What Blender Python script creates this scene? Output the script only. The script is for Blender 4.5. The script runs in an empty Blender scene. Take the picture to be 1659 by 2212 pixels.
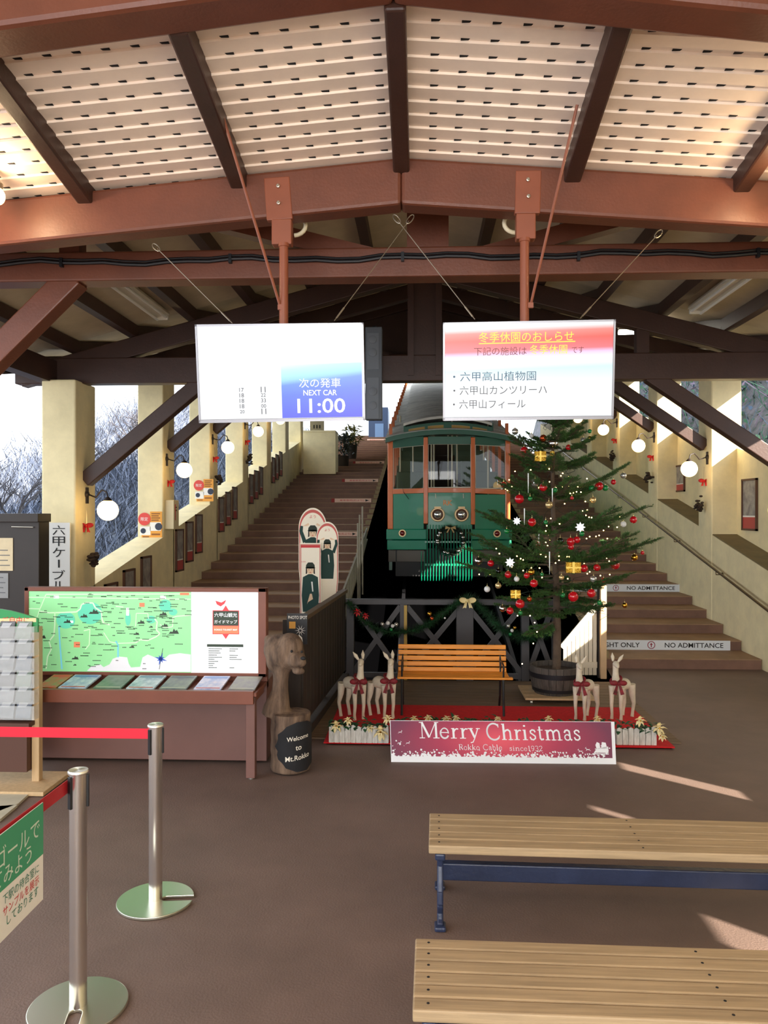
import bpy, bmesh, math, random
from mathutils import Vector, Matrix, Euler
from mathutils import noise as mnoise
random.seed(7)
SC = bpy.context.scene
COL = SC.collection
PI = math.pi
# ---------------------------------------------------------------- camera
FPX, CX, CY, EYE = 1700.0, 829.5, 1106.0, 2.0
YAW = math.atan((908 - CX) / FPX)
cam_d = bpy.data.cameras.new('camera'); cam = bpy.data.objects.new('camera', cam_d); COL.objects.link(cam)
cam.location = (0, 0, EYE); cam.rotation_euler = (PI / 2, 0, YAW)
cam_d.sensor_fit = 'VERTICAL'; cam_d.sensor_height = 36; cam_d.lens = FPX / 2212 * 36
cam_d.clip_start = 0.05; cam_d.clip_end = 400
SC.camera = cam
# ---------------------------------------------------------------- light
SC.view_settings.view_transform = 'Standard'; SC.view_settings.look = 'None'
SC.view_settings.gamma = 1; SC.view_settings.use_curve_mapping = False
SC.view_settings.exposure = 0.40
W = bpy.data.worlds.new('sky'); SC.world = W; W.use_nodes = True
_bg = W.node_tree.nodes['Background']
_bg.inputs[0].default_value = (0.86, 0.93, 1.0, 1); _bg.inputs[1].default_value = 2.3
def lamp(name, kind, loc, energy, color=(1, 1, 1), size=0.1, rot=None, sy=None):
    d = bpy.data.lights.new(name, kind); d.energy = energy; d.color = color
    if kind == 'AREA':
        d.shape = 'RECTANGLE'; d.size = size; d.size_y = sy or size
    elif kind == 'SUN': d.angle = size
    else: d.shadow_soft_size = size
    o = bpy.data.objects.new(name, d); COL.objects.link(o); o.location = loc
    if rot: o.rotation_euler = rot
    return o
SUN_DIR = Vector((-0.70, 0.62, -0.40)).normalized()
# openings shaped to throw the floor's sun patches, in the added side wall (y0, y1, z0, z1)
SUN_HOLES = [(0.92, 1.22, 1.58, 1.80), (2.33, 2.45, 1.79, 1.94), (3.55, 3.77, 1.28, 1.70)]
lamp('sun', 'SUN', (20, -30, 25), 19.0, (1.0, 0.9, 0.76), 0.009, SUN_DIR.to_track_quat('-Z', 'Y').to_euler())
# added fill panel that stands in for daylight from the entrance behind
lamp('entrance_fill', 'AREA', (-0.5, -6.5, 2.0), 330, (1.0, 0.97, 0.92), 4.2, (math.radians(95), 0, 0), 3.8)
# ---------------------------------------------------------------- pixel -> world
_c, _s = math.cos(YAW), math.sin(YAW)
def ray(px, py):
    a = (px - CX) / FPX
    return Vector((a * _c - _s, a * _s + _c, (CY - py) / FPX))
def P(px, py, Y):
    d = ray(px, py); return Vector((d.x * Y / d.y, Y, EYE + d.z * Y / d.y))
def F(px, py, z=0.0):
    d = ray(px, py); t = (z - EYE) / d.z; return Vector((d.x * t, d.y * t, z))
def PX(px, py, X):
    d = ray(px, py); t = X / d.x; return Vector((X, d.y * t, EYE + d.z * t))
# ---------------------------------------------------------------- materials
def lin(c):
    r = []
    for v in c[:3]:
        v /= 255.0
        r.append(v / 12.92 if v <= 0.04045 else ((v + 0.055) / 1.055) ** 2.4)
    return (*r, 1)
MATS = {}
def mat(name, col, rough=0.6, metal=0.0, vary=0.0, scale=6.0, bump=0.0, bscale=40.0, stretch=None, col2=None, emit=None, estr=0.0, coat=0.0, spec=0.5, trans=0.0, detail=4.0):
    if name in MATS: return MATS[name]
    m = bpy.data.materials.new(name); m.use_nodes = True; MATS[name] = m
    nt = m.node_tree; N = nt.nodes; L = nt.links; b = N['Principled BSDF']
    b.inputs['Base Color'].default_value = lin(col)
    b.inputs['Roughness'].default_value = rough; b.inputs['Metallic'].default_value = metal
    b.inputs['Specular IOR Level'].default_value = spec
    if coat: b.inputs['Coat Weight'].default_value = coat
    if trans: b.inputs['Transmission Weight'].default_value = trans
    if emit is not None:
        b.inputs['Emission Color'].default_value = lin(emit); b.inputs['Emission Strength'].default_value = estr
    if vary or bump or col2:
        tc = N.new('ShaderNodeTexCoord'); mp = N.new('ShaderNodeMapping'); L.new(tc.outputs['Object'], mp.inputs[0])
        if stretch: mp.inputs['Scale'].default_value = stretch
    if vary or col2:
        nz = N.new('ShaderNodeTexNoise'); nz.inputs['Scale'].default_value = scale; nz.inputs['Detail'].default_value = detail
        nz.inputs['Roughness'].default_value = 0.65
        L.new(mp.outputs[0], nz.inputs['Vector'])
        rp = N.new('ShaderNodeValToRGB'); L.new(nz.outputs['Fac'], rp.inputs[0])
        c1 = lin(col); e = rp.color_ramp.elements; e[0].position = 0.3; e[1].position = 0.7
        if col2:
            e[0].color = c1; e[1].color = lin(col2)
        else:
            e[0].color = tuple(max(0, x * (1 - vary)) for x in c1[:3]) + (1,); e[1].color = tuple(min(1, x * (1 + vary)) for x in c1[:3]) + (1,)
        L.new(rp.outputs[0], b.inputs['Base Color'])
    if bump:
        nb = N.new('ShaderNodeTexNoise'); nb.inputs['Scale'].default_value = bscale; nb.inputs['Detail'].default_value = 3
        L.new(mp.outputs[0], nb.inputs['Vector'])
        bp = N.new('ShaderNodeBump'); bp.inputs['Strength'].default_value = bump; bp.inputs['Distance'].default_value = 0.01
        L.new(nb.outputs['Fac'], bp.inputs['Height']); L.new(bp.outputs[0], b.inputs['Normal'])
    return m
def brushed(name, col, rough):
    m = mat(name, col, rough, metal=1.0); nt = m.node_tree; b = nt.nodes['Principled BSDF']
    b.inputs['Anisotropic'].default_value = 0.85; t = nt.nodes.new('ShaderNodeTangent'); t.direction_type = 'RADIAL'; t.axis = 'Z'
    nt.links.new(t.outputs[0], b.inputs['Tangent']); return m
def grad_mat(name, stops, axis=2, lo=0.0, hi=1.0, strength=1.0, wob=0.0):
    """self-lit screen: picture content changes along one object axis"""
    m = bpy.data.materials.new(name); m.use_nodes = True; MATS[name] = m
    nt = m.node_tree; N = nt.nodes; L = nt.links
    tc = N.new('ShaderNodeTexCoord'); sx = N.new('ShaderNodeSeparateXYZ'); L.new(tc.outputs['Object'], sx.inputs[0])
    mr = N.new('ShaderNodeMapRange'); mr.inputs[1].default_value = lo; mr.inputs[2].default_value = hi
    src = sx.outputs[axis]
    if wob:
        ad = N.new('ShaderNodeMath'); ad.operation = 'MULTIPLY_ADD'; ad.inputs[1].default_value = wob
        L.new(sx.outputs[0], ad.inputs[0]); L.new(src, ad.inputs[2]); src = ad.outputs[0]
    L.new(src, mr.inputs[0])
    rp = N.new('ShaderNodeValToRGB'); L.new(mr.outputs[0], rp.inputs[0])
    el = rp.color_ramp.elements
    el[0].position = stops[0][0]; el[0].color = lin(stops[0][1]); el[1].position = stops[-1][0]; el[1].color = lin(stops[-1][1])
    for p, c in stops[1:-1]:
        x = el.new(p); x.color = lin(c)
    b = N['Principled BSDF']; b.inputs['Base Color'].default_value = (0.02, 0.02, 0.02, 1); b.inputs['Roughness'].default_value = 0.3
    L.new(rp.outputs[0], b.inputs['Emission Color']); b.inputs['Emission Strength'].default_value = strength
    return m
# ---------------------------------------------------------------- mesh builder
class MB:
    def __init__(s, mat=None):
        s.v = []; s.f = []; s.m = []; s.mats = []; s.cur = 0
        if mat: s.use(mat)
    def use(s, mat):
        if mat not in s.mats: s.mats.append(mat)
        s.cur = s.mats.index(mat); return s
    def add(s, vs, fs):
        b = len(s.v); s.v += [Vector(v) for v in vs]
        for f in fs: s.f.append([b + i for i in f]); s.m.append(s.cur)
        return s
    def box(s, a, b):
        x0, y0, z0 = a; x1, y1, z1 = b
        x0, x1 = min(x0, x1), max(x0, x1); y0, y1 = min(y0, y1), max(y0, y1); z0, z1 = min(z0, z1), max(z0, z1)
        return s.add([(x0,y0,z0),(x1,y0,z0),(x1,y1,z0),(x0,y1,z0),(x0,y0,z1),(x1,y0,z1),(x1,y1,z1),(x0,y1,z1)],
              [(0,3,2,1),(4,5,6,7),(0,1,5,4),(1,2,6,5),(2,3,7,6),(3,0,4,7)])
    def cbox(s, c, d, M=None):
        h = Vector(d) / 2
        vs = [Vector((sx*h.x, sy*h.y, sz*h.z)) for sz in (-1,1) for sx, sy in ((-1,-1),(1,-1),(1,1),(-1,1))]
        if M is not None: vs = [M @ v for v in vs]
        return s.add([Vector(c) + v for v in vs], [(0,3,2,1),(4,5,6,7),(0,1,5,4),(1,2,6,5),(2,3,7,6),(3,0,4,7)])
    def beam(s, p0, p1, w, h, up=(0,0,1)):
        p0 = Vector(p0); p1 = Vector(p1); d = (p1 - p0).normalized(); up = Vector(up)
        r = d.cross(up)
        if r.length < 1e-5: r = d.cross(Vector((1,0,0)))
        r.normalize(); u = r.cross(d)
        vs = []
        for p in (p0, p1):
            for a, b in ((-1,-1),(1,-1),(1,1),(-1,1)): vs.append(p + r*(a*w/2) + u*(b*h/2))
        return s.add(vs, [(0,3,2,1),(4,5,6,7),(0,1,5,4),(1,2,6,5),(2,3,7,6),(3,0,4,7)])
    def hexa(s, v8):
        return s.add(v8, [(0,3,2,1),(4,5,6,7),(0,1,5,4),(1,2,6,5),(2,3,7,6),(3,0,4,7)])
    def tube(s, pts, r, n=8, cap=True, closed=False):
        pts = [Vector(p) for p in pts]; k = len(pts)
        rs = r if isinstance(r, (list, tuple)) else [r] * k
        prev = None; rings = []
        for i, p in enumerate(pts):
            if closed: t = pts[(i+1) % k] - pts[i-1]
            else: t = pts[min(i+1, k-1)] - pts[max(i-1, 0)]
            t.normalize()
            if prev is None:
                a = Vector((0,0,1)) if abs(t.z) < 0.9 else Vector((1,0,0))
                u = t.cross(a).normalized()
            else:
                u = prev - t * prev.dot(t)
                u = u.normalized() if u.length > 1e-6 else t.orthogonal().normalized()
            prev = u; w = t.cross(u)
            rings.append([p + (u*math.cos(2*PI*j/n) + w*math.sin(2*PI*j/n)) * rs[i] for j in range(n)])
        vs = [v for R in rings for v in R]; fs = []
        for i in range(k if closed else k - 1):
            i2 = (i + 1) % k
            for j in range(n):
                fs.append((i*n+j, i*n+(j+1)%n, i2*n+(j+1)%n, i2*n+j))
        if cap and not closed:
            fs.append(tuple(range(n))[::-1]); fs.append(tuple(range((k-1)*n, k*n)))
        return s.add(vs, fs)
    def lathe(s, prof, n=24, o=(0,0,0), M=None, cap=True):
        o = Vector(o); vs = []
        for r, z in prof:
            for j in range(n):
                v = Vector((r*math.cos(2*PI*j/n), r*math.sin(2*PI*j/n), z))
                vs.append(o + (M @ v if M is not None else v))
        fs = []
        for i in range(len(prof)-1):
            for j in range(n): fs.append((i*n+j, i*n+(j+1)%n, (i+1)*n+(j+1)%n, (i+1)*n+j))
        if cap:
            if prof[0][0] > 1e-4: fs.append(tuple(range(n))[::-1])
            if prof[-1][0] > 1e-4: fs.append(tuple(range((len(prof)-1)*n, len(prof)*n)))
        return s.add(vs, fs)
    def ball(s, c, r, n=16, k=10, sc=(1,1,1), M=None):
        prof = [(max(1e-5, math.sin(PI*i/k)), -math.cos(PI*i/k)) for i in range(k+1)]
        vs = []; c = Vector(c)
        for a, z in prof:
            for j in range(n):
                v = Vector((a*math.cos(2*PI*j/n)*sc[0]*r, a*math.sin(2*PI*j/n)*sc[1]*r, z*sc[2]*r))
                vs.append(c + (M @ v if M is not None else v))
        fs = [(i*n+j, i*n+(j+1)%n, (i+1)*n+(j+1)%n, (i+1)*n+j) for i in range(k) for j in range(n)]
        return s.add(vs, fs)
    def prism(s, pts, off):
        """pts: planar 3D outline; off: thickness vector"""
        n = len(pts); pts = [Vector(p) for p in pts]; off = Vector(off)
        fs = [tuple(range(n)), tuple(range(n, 2*n))[::-1]] + [(i, n+i, n+(i+1)%n, (i+1)%n) for i in range(n)]
        return s.add(pts + [p + off for p in pts], fs)
    def poly(s, pts): return s.add(pts, [tuple(range(len(pts)))])
    def mesh(s, name, inv=None):
        me = bpy.data.meshes.new(name)
        vs = s.v if inv is None else [inv @ v for v in s.v]
        me.from_pydata([tuple(v) for v in vs], [], s.f)
        for m in s.mats: me.materials.append(m)
        if len(s.mats) > 1: me.polygons.foreach_set('material_index', s.m)
        return me
def fix_normals(me):
    bm = bmesh.new(); bm.from_mesh(me); bmesh.ops.recalc_face_normals(bm, faces=bm.faces); bm.to_mesh(me); bm.free()
def tag(o, label=None, cat=None, group=None, kind=None):
    if label: o['label'] = label
    if cat: o['category'] = cat
    if group: o['group'] = group
    if kind: o['kind'] = kind
    return o
def smooth(me, ang=40):
    me.polygons.foreach_set('use_smooth', [True] * len(me.polygons))
    try: me.set_sharp_from_angle(angle=math.radians(ang))
    except Exception: pass
def root_of(o):
    while o.parent: o = o.parent
    return o
def obj(name, mb, parent=None, sm=0, bevel=0.0, label=None, cat=None, group=None, kind=None, local=False, norm=True, seg=2):
    """links one mesh object; the builder's points are world points unless local"""
    inv = None
    if parent is not None and not local:
        r = root_of(parent)
        inv = (Matrix.Translation(r.location) @ r.rotation_euler.to_matrix().to_4x4() @ Matrix.Diagonal((*r.scale, 1))).inverted()
    me = mb.mesh(name, inv) if isinstance(mb, MB) else mb
    if norm and isinstance(mb, MB): fix_normals(me)
    if sm: smooth(me, sm)
    o = bpy.data.objects.new(name, me); COL.objects.link(o)
    if parent is not None: o.parent = parent
    if bevel:
        b = o.modifiers.new('bevel', 'BEVEL'); b.width = bevel; b.segments = seg; b.limit_method = 'ANGLE'; b.angle_limit = math.radians(40)
    return tag(o, label, cat, group, kind)
def solo(name, mb, loc, label, cat, group=None, sm=0, bevel=0.0, norm=True, rotz=0.0, kind=None):
    """a thing that is one mesh, its origin at loc"""
    T = Matrix.Translation(Vector(loc)) @ Matrix.Rotation(rotz, 4, 'Z')
    me = mb.mesh(name, T.inverted())
    if norm: fix_normals(me)
    if sm: smooth(me, sm)
    o = bpy.data.objects.new(name, me); COL.objects.link(o); o.location = loc; o.rotation_euler = (0, 0, rotz)
    if bevel:
        b = o.modifiers.new('bevel', 'BEVEL'); b.width = bevel; b.segments = 2; b.limit_method = 'ANGLE'; b.angle_limit = math.radians(40)
    return tag(o, label, cat, group, kind)
def thing(name, label, cat, loc=(0,0,0), group=None, rotz=0.0, kind=None):
    o = bpy.data.objects.new(name, None); COL.objects.link(o); o.empty_display_size = 0.1
    o.location = loc; o.rotation_euler = (0, 0, rotz)
    return tag(o, label, cat, group, kind)
def kids(o): return [c for c in bpy.data.objects if c.parent == o]
def dup(root, loc, rotz=None, label=None, group=None, scale=None):
    r = root.copy(); COL.objects.link(r); r.location = loc
    if rotz is not None: r.rotation_euler = (0, 0, rotz)
    if scale: r.scale = (scale,)*3 if not isinstance(scale, tuple) else scale
    if label: r['label'] = label
    if group: r['group'] = group
    for ch in kids(root):
        c = ch.copy(); COL.objects.link(c); c.parent = r
        for g in kids(ch):
            d = g.copy(); COL.objects.link(d); d.parent = c
    return r
_tc = {}
def text_mesh(s):
    """flat glyphs of s, scaled to height 1 box, origin lower left -> (verts2d, faces, w, h)"""
    if s in _tc: return _tc[s]
    c = bpy.data.curves.new('t', 'FONT'); c.body = s; c.size = 1; c.resolution_u = 3; c.offset = 0.011 if s.isascii() else 0.0
    o = bpy.data.objects.new('t', c); COL.objects.link(o); bpy.context.view_layer.update()
    me = bpy.data.meshes.new_from_object(o.evaluated_get(bpy.context.evaluated_depsgraph_get()))
    vs = [(v.co.x, v.co.y) for v in me.vertices]; fs = [tuple(p.vertices) for p in me.polygons]
    bpy.data.objects.remove(o); bpy.data.curves.remove(c); bpy.data.meshes.remove(me)
    x0 = min(v[0] for v in vs); x1 = max(v[0] for v in vs); y0 = min(v[1] for v in vs); y1 = max(v[1] for v in vs)
    r = ([((x-x0), (y-y0)) for x, y in vs], fs, x1-x0, y1-y0); _tc[s] = r
    return r
def text(mb, s, o, ux, uy, w=None, h=None, off=None, ctr=True):
    """writes s into a box centred at o; ux, uy unit vectors; w and/or h in metres"""
    vs, fs, tw, th = text_mesh(s)
    if w and h: kx, ky = w/tw, h/th
    elif w: kx = ky = w/tw
    else: kx = ky = h/th
    ux = Vector(ux); uy = Vector(uy); o = Vector(o)
    if ctr: o = o - ux*(tw*kx/2) - uy*(th*ky/2)
    if off is not None: o = o + Vector(off)
    return mb.add([o + ux*(x*kx) + uy*(y*ky) for x, y in vs], fs)
def write(parent, m, *a, **k):
    mb = MB(m); text(mb, *a, **k); return obj('lettering', mb, parent, norm=False)
def skin_mesh(vs, es, rs, sub=2, mat=None, root=0):
    me = bpy.data.meshes.new('sk'); me.from_pydata([tuple(v) for v in vs], es, [])
    o = bpy.data.objects.new('sk', me); COL.objects.link(o)
    md = o.modifiers.new('s', 'SKIN'); md.use_smooth_shade = True
    lay = me.skin_vertices[0].data
    for i, r in enumerate(rs): lay[i].radius = (r, r) if not isinstance(r, tuple) else r
    lay[root].use_root = True
    sb = o.modifiers.new('b', 'SUBSURF'); sb.levels = sub; sb.render_levels = sub
    bpy.context.view_layer.update()
    out = bpy.data.meshes.new_from_object(o.evaluated_get(bpy.context.evaluated_depsgraph_get()))
    bpy.data.objects.remove(o)
    out.materials.clear()
    if mat: out.materials.append(mat)
    out.polygons.foreach_set('use_smooth', [True]*len(out.polygons))
    return out
def remesh(mb, vox, mat, sm=2):
    me = mb.mesh('rm'); o = bpy.data.objects.new('rm', me); COL.objects.link(o)
    r = o.modifiers.new('r', 'REMESH'); r.mode = 'VOXEL'; r.voxel_size = vox; r.use_smooth_shade = True
    s = o.modifiers.new('s', 'SMOOTH'); s.factor = 0.5; s.iterations = sm
    bpy.context.view_layer.update()
    out = bpy.data.meshes.new_from_object(o.evaluated_get(bpy.context.evaluated_depsgraph_get()))
    bpy.data.objects.remove(o); out.materials.clear(); out.materials.append(mat)
    out.polygons.foreach_set('use_smooth', [True]*len(out.polygons))
    return out
def moved(me, off):
    for v in me.vertices: v.co -= Vector(off)
    return me
# ================================================================ the setting
M_floor = mat('floor_paint', (114, 95, 86), 0.62, vary=0.16, scale=1.3, bump=0.25, bscale=90)
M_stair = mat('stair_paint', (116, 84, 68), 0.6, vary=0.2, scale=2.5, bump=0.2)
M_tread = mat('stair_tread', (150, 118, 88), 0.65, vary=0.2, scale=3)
M_wall = mat('cream_wall', (236, 221, 176), 0.8, vary=0.1, scale=3, bump=0.15, bscale=30)
M_brown = mat('beam_paint', (106, 58, 39), 0.42, vary=0.14, scale=4, bump=0.12, bscale=60)
M_dark = mat('dark_beam_paint', (60, 36, 27), 0.45, vary=0.15, scale=5, bump=0.12)
M_white = mat('soffit_white', (246, 226, 208), 0.7, vary=0.05, scale=5)
M_slot = mat('slot_black', (18, 14, 12), 0.9)
M_roof = mat('roof_board', (186, 170, 142), 0.8, vary=0.12, scale=2.5)
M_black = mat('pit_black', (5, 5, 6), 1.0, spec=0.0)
M_steel = mat('steel', (190, 188, 180), 0.35, metal=1.0)
XL, XR = -3.94, 4.32                       # inner faces of the side walls
ST_Y, RISE, TREAD = 10.2, 0.132, 0.64      # first riser, step height, step depth
COLY = [8.83, 11.9, 14.6, 17.35, 20.1, 22.9, 25.8]
PIT_L, PIT_R = -1.12, 2.28
def S(mb, name, **k): return obj(name, mb, kind='structure', **k)
mb = MB(M_floor); mb.box((-9, -8, -0.2), (6, 9.35, 0)); mb.box((-9, 9.35, -0.2), (PIT_L, 10.3, 0)); mb.box((PIT_R, 9.35, -0.2), (6, 10.3, 0))
S(mb, 'floor')
def stairs(name, x0, x1, n=42):
    mb = MB(M_stair)
    pts = [(ST_Y, -0.2)]
    for k in range(n): pts += [(ST_Y + k*TREAD, k*RISE), (ST_Y + k*TREAD, (k+1)*RISE)]
    # nosing lip per step
    for k in range(n):
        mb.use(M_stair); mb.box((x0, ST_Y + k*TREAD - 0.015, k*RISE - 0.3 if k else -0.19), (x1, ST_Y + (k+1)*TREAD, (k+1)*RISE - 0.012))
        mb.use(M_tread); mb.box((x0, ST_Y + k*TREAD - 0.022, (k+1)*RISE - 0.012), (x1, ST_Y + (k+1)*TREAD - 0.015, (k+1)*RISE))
    return S(mb, name)
stairs('floor_stairs_left', XL, PIT_L); stairs('floor_stairs_right', PIT_R, XR)
M_curb = mat('curb_paint', (150, 132, 96), 0.7, vary=0.15, scale=5)
for nm, xa, xb in (('trim_1', PIT_L - 0.13, PIT_L), ('trim_2', PIT_R, PIT_R + 0.13)):
    mb = MB(M_curb)
    for k in range(42): mb.box((xa, ST_Y + k*TREAD, k*RISE - 0.1), (xb, ST_Y + (k+1)*TREAD + 0.01, (k+1)*RISE + 0.09))
    S(mb, nm)
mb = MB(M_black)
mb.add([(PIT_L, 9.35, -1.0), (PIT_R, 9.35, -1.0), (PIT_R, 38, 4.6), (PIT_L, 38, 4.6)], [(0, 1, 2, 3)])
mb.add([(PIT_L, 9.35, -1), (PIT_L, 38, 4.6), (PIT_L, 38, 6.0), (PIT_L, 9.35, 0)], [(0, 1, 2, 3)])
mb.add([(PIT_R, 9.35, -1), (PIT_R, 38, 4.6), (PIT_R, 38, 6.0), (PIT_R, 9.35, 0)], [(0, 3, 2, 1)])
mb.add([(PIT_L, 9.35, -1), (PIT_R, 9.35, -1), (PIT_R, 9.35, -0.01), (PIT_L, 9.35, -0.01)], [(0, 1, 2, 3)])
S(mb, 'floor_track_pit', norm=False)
def sz(Y): return 0.205 * (Y - ST_Y)      # slope of the stairs
def tie_z(Y): return 3.50 if Y < 9.3 else 3.50 + 0.205 * (Y - 9.1)
# side walls --------------------------------------------------------
def slab(mb, x0, x1, ya, yb, zb0, zb1, zt0, zt1):
    mb.hexa([(x0,ya,zb0),(x1,ya,zb0),(x1,yb,zb1),(x0,yb,zb1),(x0,ya,zt0),(x1,ya,zt0),(x1,yb,zt1),(x0,yb,zt1)])
mb = MB(M_wall)
ys = COLY + [28.6]
for a, b in zip(COLY, ys[1:]):
    t = lambda Y: 1.57 + 0.195 * (Y - 11.66)
    slab(mb, -4.36, XL, a + 0.5, b + 0.02, -0.3, sz(b) - 0.4, t(a + 0.5), t(b))
S(mb, 'wall_left')
mb = MB(M_wall)
led = lambda Y: 1.66 + 0.21 * (Y - 11.9)
top = lambda Y: 2.95 + 0.21 * (Y - 11.9)
for a, b in zip([5.9] + COLY, COLY + [28.6]):
    a2 = a + 0.5
    slab(mb, 4.33, 4.80, a2, b + 0.02, -0.3, sz(b) - 0.4, led(a2), led(b))
    slab(mb, 4.69, 4.80, a2, b + 0.02, led(a2) - 0.1, led(b) - 0.1, top(a2), top(b))
S(mb, 'wall_right')
M_ledge = mat('ledge_shade', (118, 106, 76), 0.8, vary=0.15, scale=4); n_ = 3  # the ledge's shade, painted as the olive of added cap strips
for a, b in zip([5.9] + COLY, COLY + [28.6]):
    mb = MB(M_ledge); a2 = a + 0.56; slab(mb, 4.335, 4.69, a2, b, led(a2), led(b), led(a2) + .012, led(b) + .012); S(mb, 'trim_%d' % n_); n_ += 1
# unseen right wall added to block the sun, its openings shaping the floor patches
mb = MB(M_wall)
def holed(mb, xa, xb, ya, yb, za, zb, holes):
    """wall slab with rectangular openings (y0, y1, z0, z1), openings disjoint in y"""
    y = ya
    for h in sorted(holes):
        mb.box((xa, y, za), (xb, h[0], zb)); mb.box((xa, h[0], za), (xb, h[1], h[2])); mb.box((xa, h[0], h[3]), (xb, h[1], zb)); y = h[1]
    mb.box((xa, y, za), (xb, yb, zb))
holed(mb, 4.52, 4.56, -8, 6.75, -0.1, 5.0, SUN_HOLES)
S(mb, 'wall_sun_mask')
for sgn, xa, xb in ((-1, -4.34, XL), (1, XR, 4.76)):
    for Y in COLY:
        mb = MB(M_wall); mb.box((xa, Y, sz(Y) - 0.6 if Y > 10 else -0.1), (xb, Y + 0.56, tie_z(Y) + 0.02)); S(mb, 'column', bevel=0.02)
# front beams ---------------------------------------------------------
def bent(mb, pts_b, Ya, Yb, h, side=0.0):
    """gabled beam: bottom line points (px,py) read on its rear lower edge"""
    q = [P(x, y, Yb) for x, y in pts_b]
    for p, r in zip(q, q[1:]):
        mb.hexa([(p.x,Ya,p.z),(r.x,Ya,r.z),(r.x,Yb,r.z),(p.x,Yb,p.z),(p.x,Ya,p.z+h),(r.x,Ya,r.z+h),(r.x,Yb,r.z+h),(p.x,Yb,p.z+h)])
mb = MB(M_brown); bent(mb, [(-700, 225), (850, 16), (2350, 170)], 3.19, 3.41, 0.42); S(mb, 'beam', bevel=0.025)
mb = MB(M_brown); bent(mb, [(-500, 603), (868, 462), (2200, 548)], 4.55, 4.71, 0.27); S(mb, 'beam', bevel=0.02)
# soffit of louvre boards between the front beams -----------------------
SOF = 0.173; GAB = 0.078
def sof_z(X, Y): return 4.055 + SOF * (4.6 - Y) - GAB * abs(X + 0.11)
mb = MB(M_white)
rows = 12; Y0 = 3.36; dY = (4.60 - Y0) / rows
for i in range(rows):
    ya, yb = Y0 + i*dY, Y0 + (i+1)*dY
    for xa, xb in ((-4.6, -0.11), (-0.11, 4.9)):
        mb.use(M_white)
        z = lambda x, y, d=0: sof_z(x, y) + d
        lo = -0.013                                  # each board laps under the one before it
        mb.hexa([(xa,ya,z(xa,ya,lo)),(xb,ya,z(xb,ya,lo)),(xb,yb,z(xb,yb)),(xa,yb,z(xa,yb)),
                 (xa,ya,z(xa,ya,.02)),(xb,ya,z(xb,ya,.02)),(xb,yb,z(xb,yb,.02)),(xa,yb,z(xa,yb,.02))])
    mb.use(M_slot)
    for j in range(-32, 32):
        x = 0.138*j + 0.07
        if abs(x + 0.11) < 0.07: continue
        y = yb - 0.011
        mb.box((x-0.021, y-0.005, sof_z(x, y)-0.003), (x+0.021, y+0.010, sof_z(x, y)+0.006))
S(mb, 'ceiling_soffit')
for x in (-3.84, -2.91, -1.975, -1.06, -0.11, 0.87, 1.82, 2.76, 3.7):
    mb = MB(M_dark)
    g = -GAB if x > -0.11 else GAB
    a = Vector((x, 3.40, sof_z(x, 3.40) - 0.045)); b = Vector((x, 4.64, sof_z(x, 4.64) - 0.045))
    mb.beam(a, b, 0.095, 0.11); S(mb, 'rafter', bevel=0.012)
# roof over the place the photographer stands in
mb = MB(M_white); mb.box((-4.9, -8, 4.62), (4.9, 4.68, 4.75)); S(mb, 'ceiling_front')
# main roof --------------------------------------------------------------
RS = 0.262
def roof_z(X, Y):                           # underside of the boards
    return 5.08 - RS*abs(X - 0.05) + (0.205*(Y - 9.1) if Y > 9.1 else 0)
mb = MB(M_roof)
for ya, yb in ((4.62, 9.1), (9.1, 29.5)):
    for xa, xb in ((-4.95, 0.05), (0.05, 5.2)):
        lo = [(xa,ya,roof_z(xa,ya)),(xb,ya,roof_z(xb,ya)),(xb,yb,roof_z(xb,yb)),(xa,yb,roof_z(xa,yb))]
        mb.hexa(lo + [(x, y, z + 0.08) for x, y, z in lo])
S(mb, 'ceiling_main')
for X in (-4.75, -4.05, -3.36, -2.66, -1.97, -1.27, -0.57, 0.67, 1.37, 2.07, 2.76, 3.46, 4.15, 4.85):
    mb = MB(M_dark)
    for ya, yb in ((4.66, 9.1), (9.1, 29.4)):
        mb.beam((X, ya, roof_z(X, ya) - 0.07), (X, yb, roof_z(X, yb) - 0.07), 0.10, 0.14)
    S(mb, 'purlin')
mb = MB(M_dark); mb.prism([(-4.9, 4.64, 3.86), (4.9, 4.64, 3.86), (4.9, 4.64, 4.64), (0.05, 4.64, 5.2), (-4.9, 4.64, 4.64)], (0, .03, 0)); S(mb, 'wall_sun_stop')  # unseen board added to stop sun leaking in between the two roofs
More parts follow.
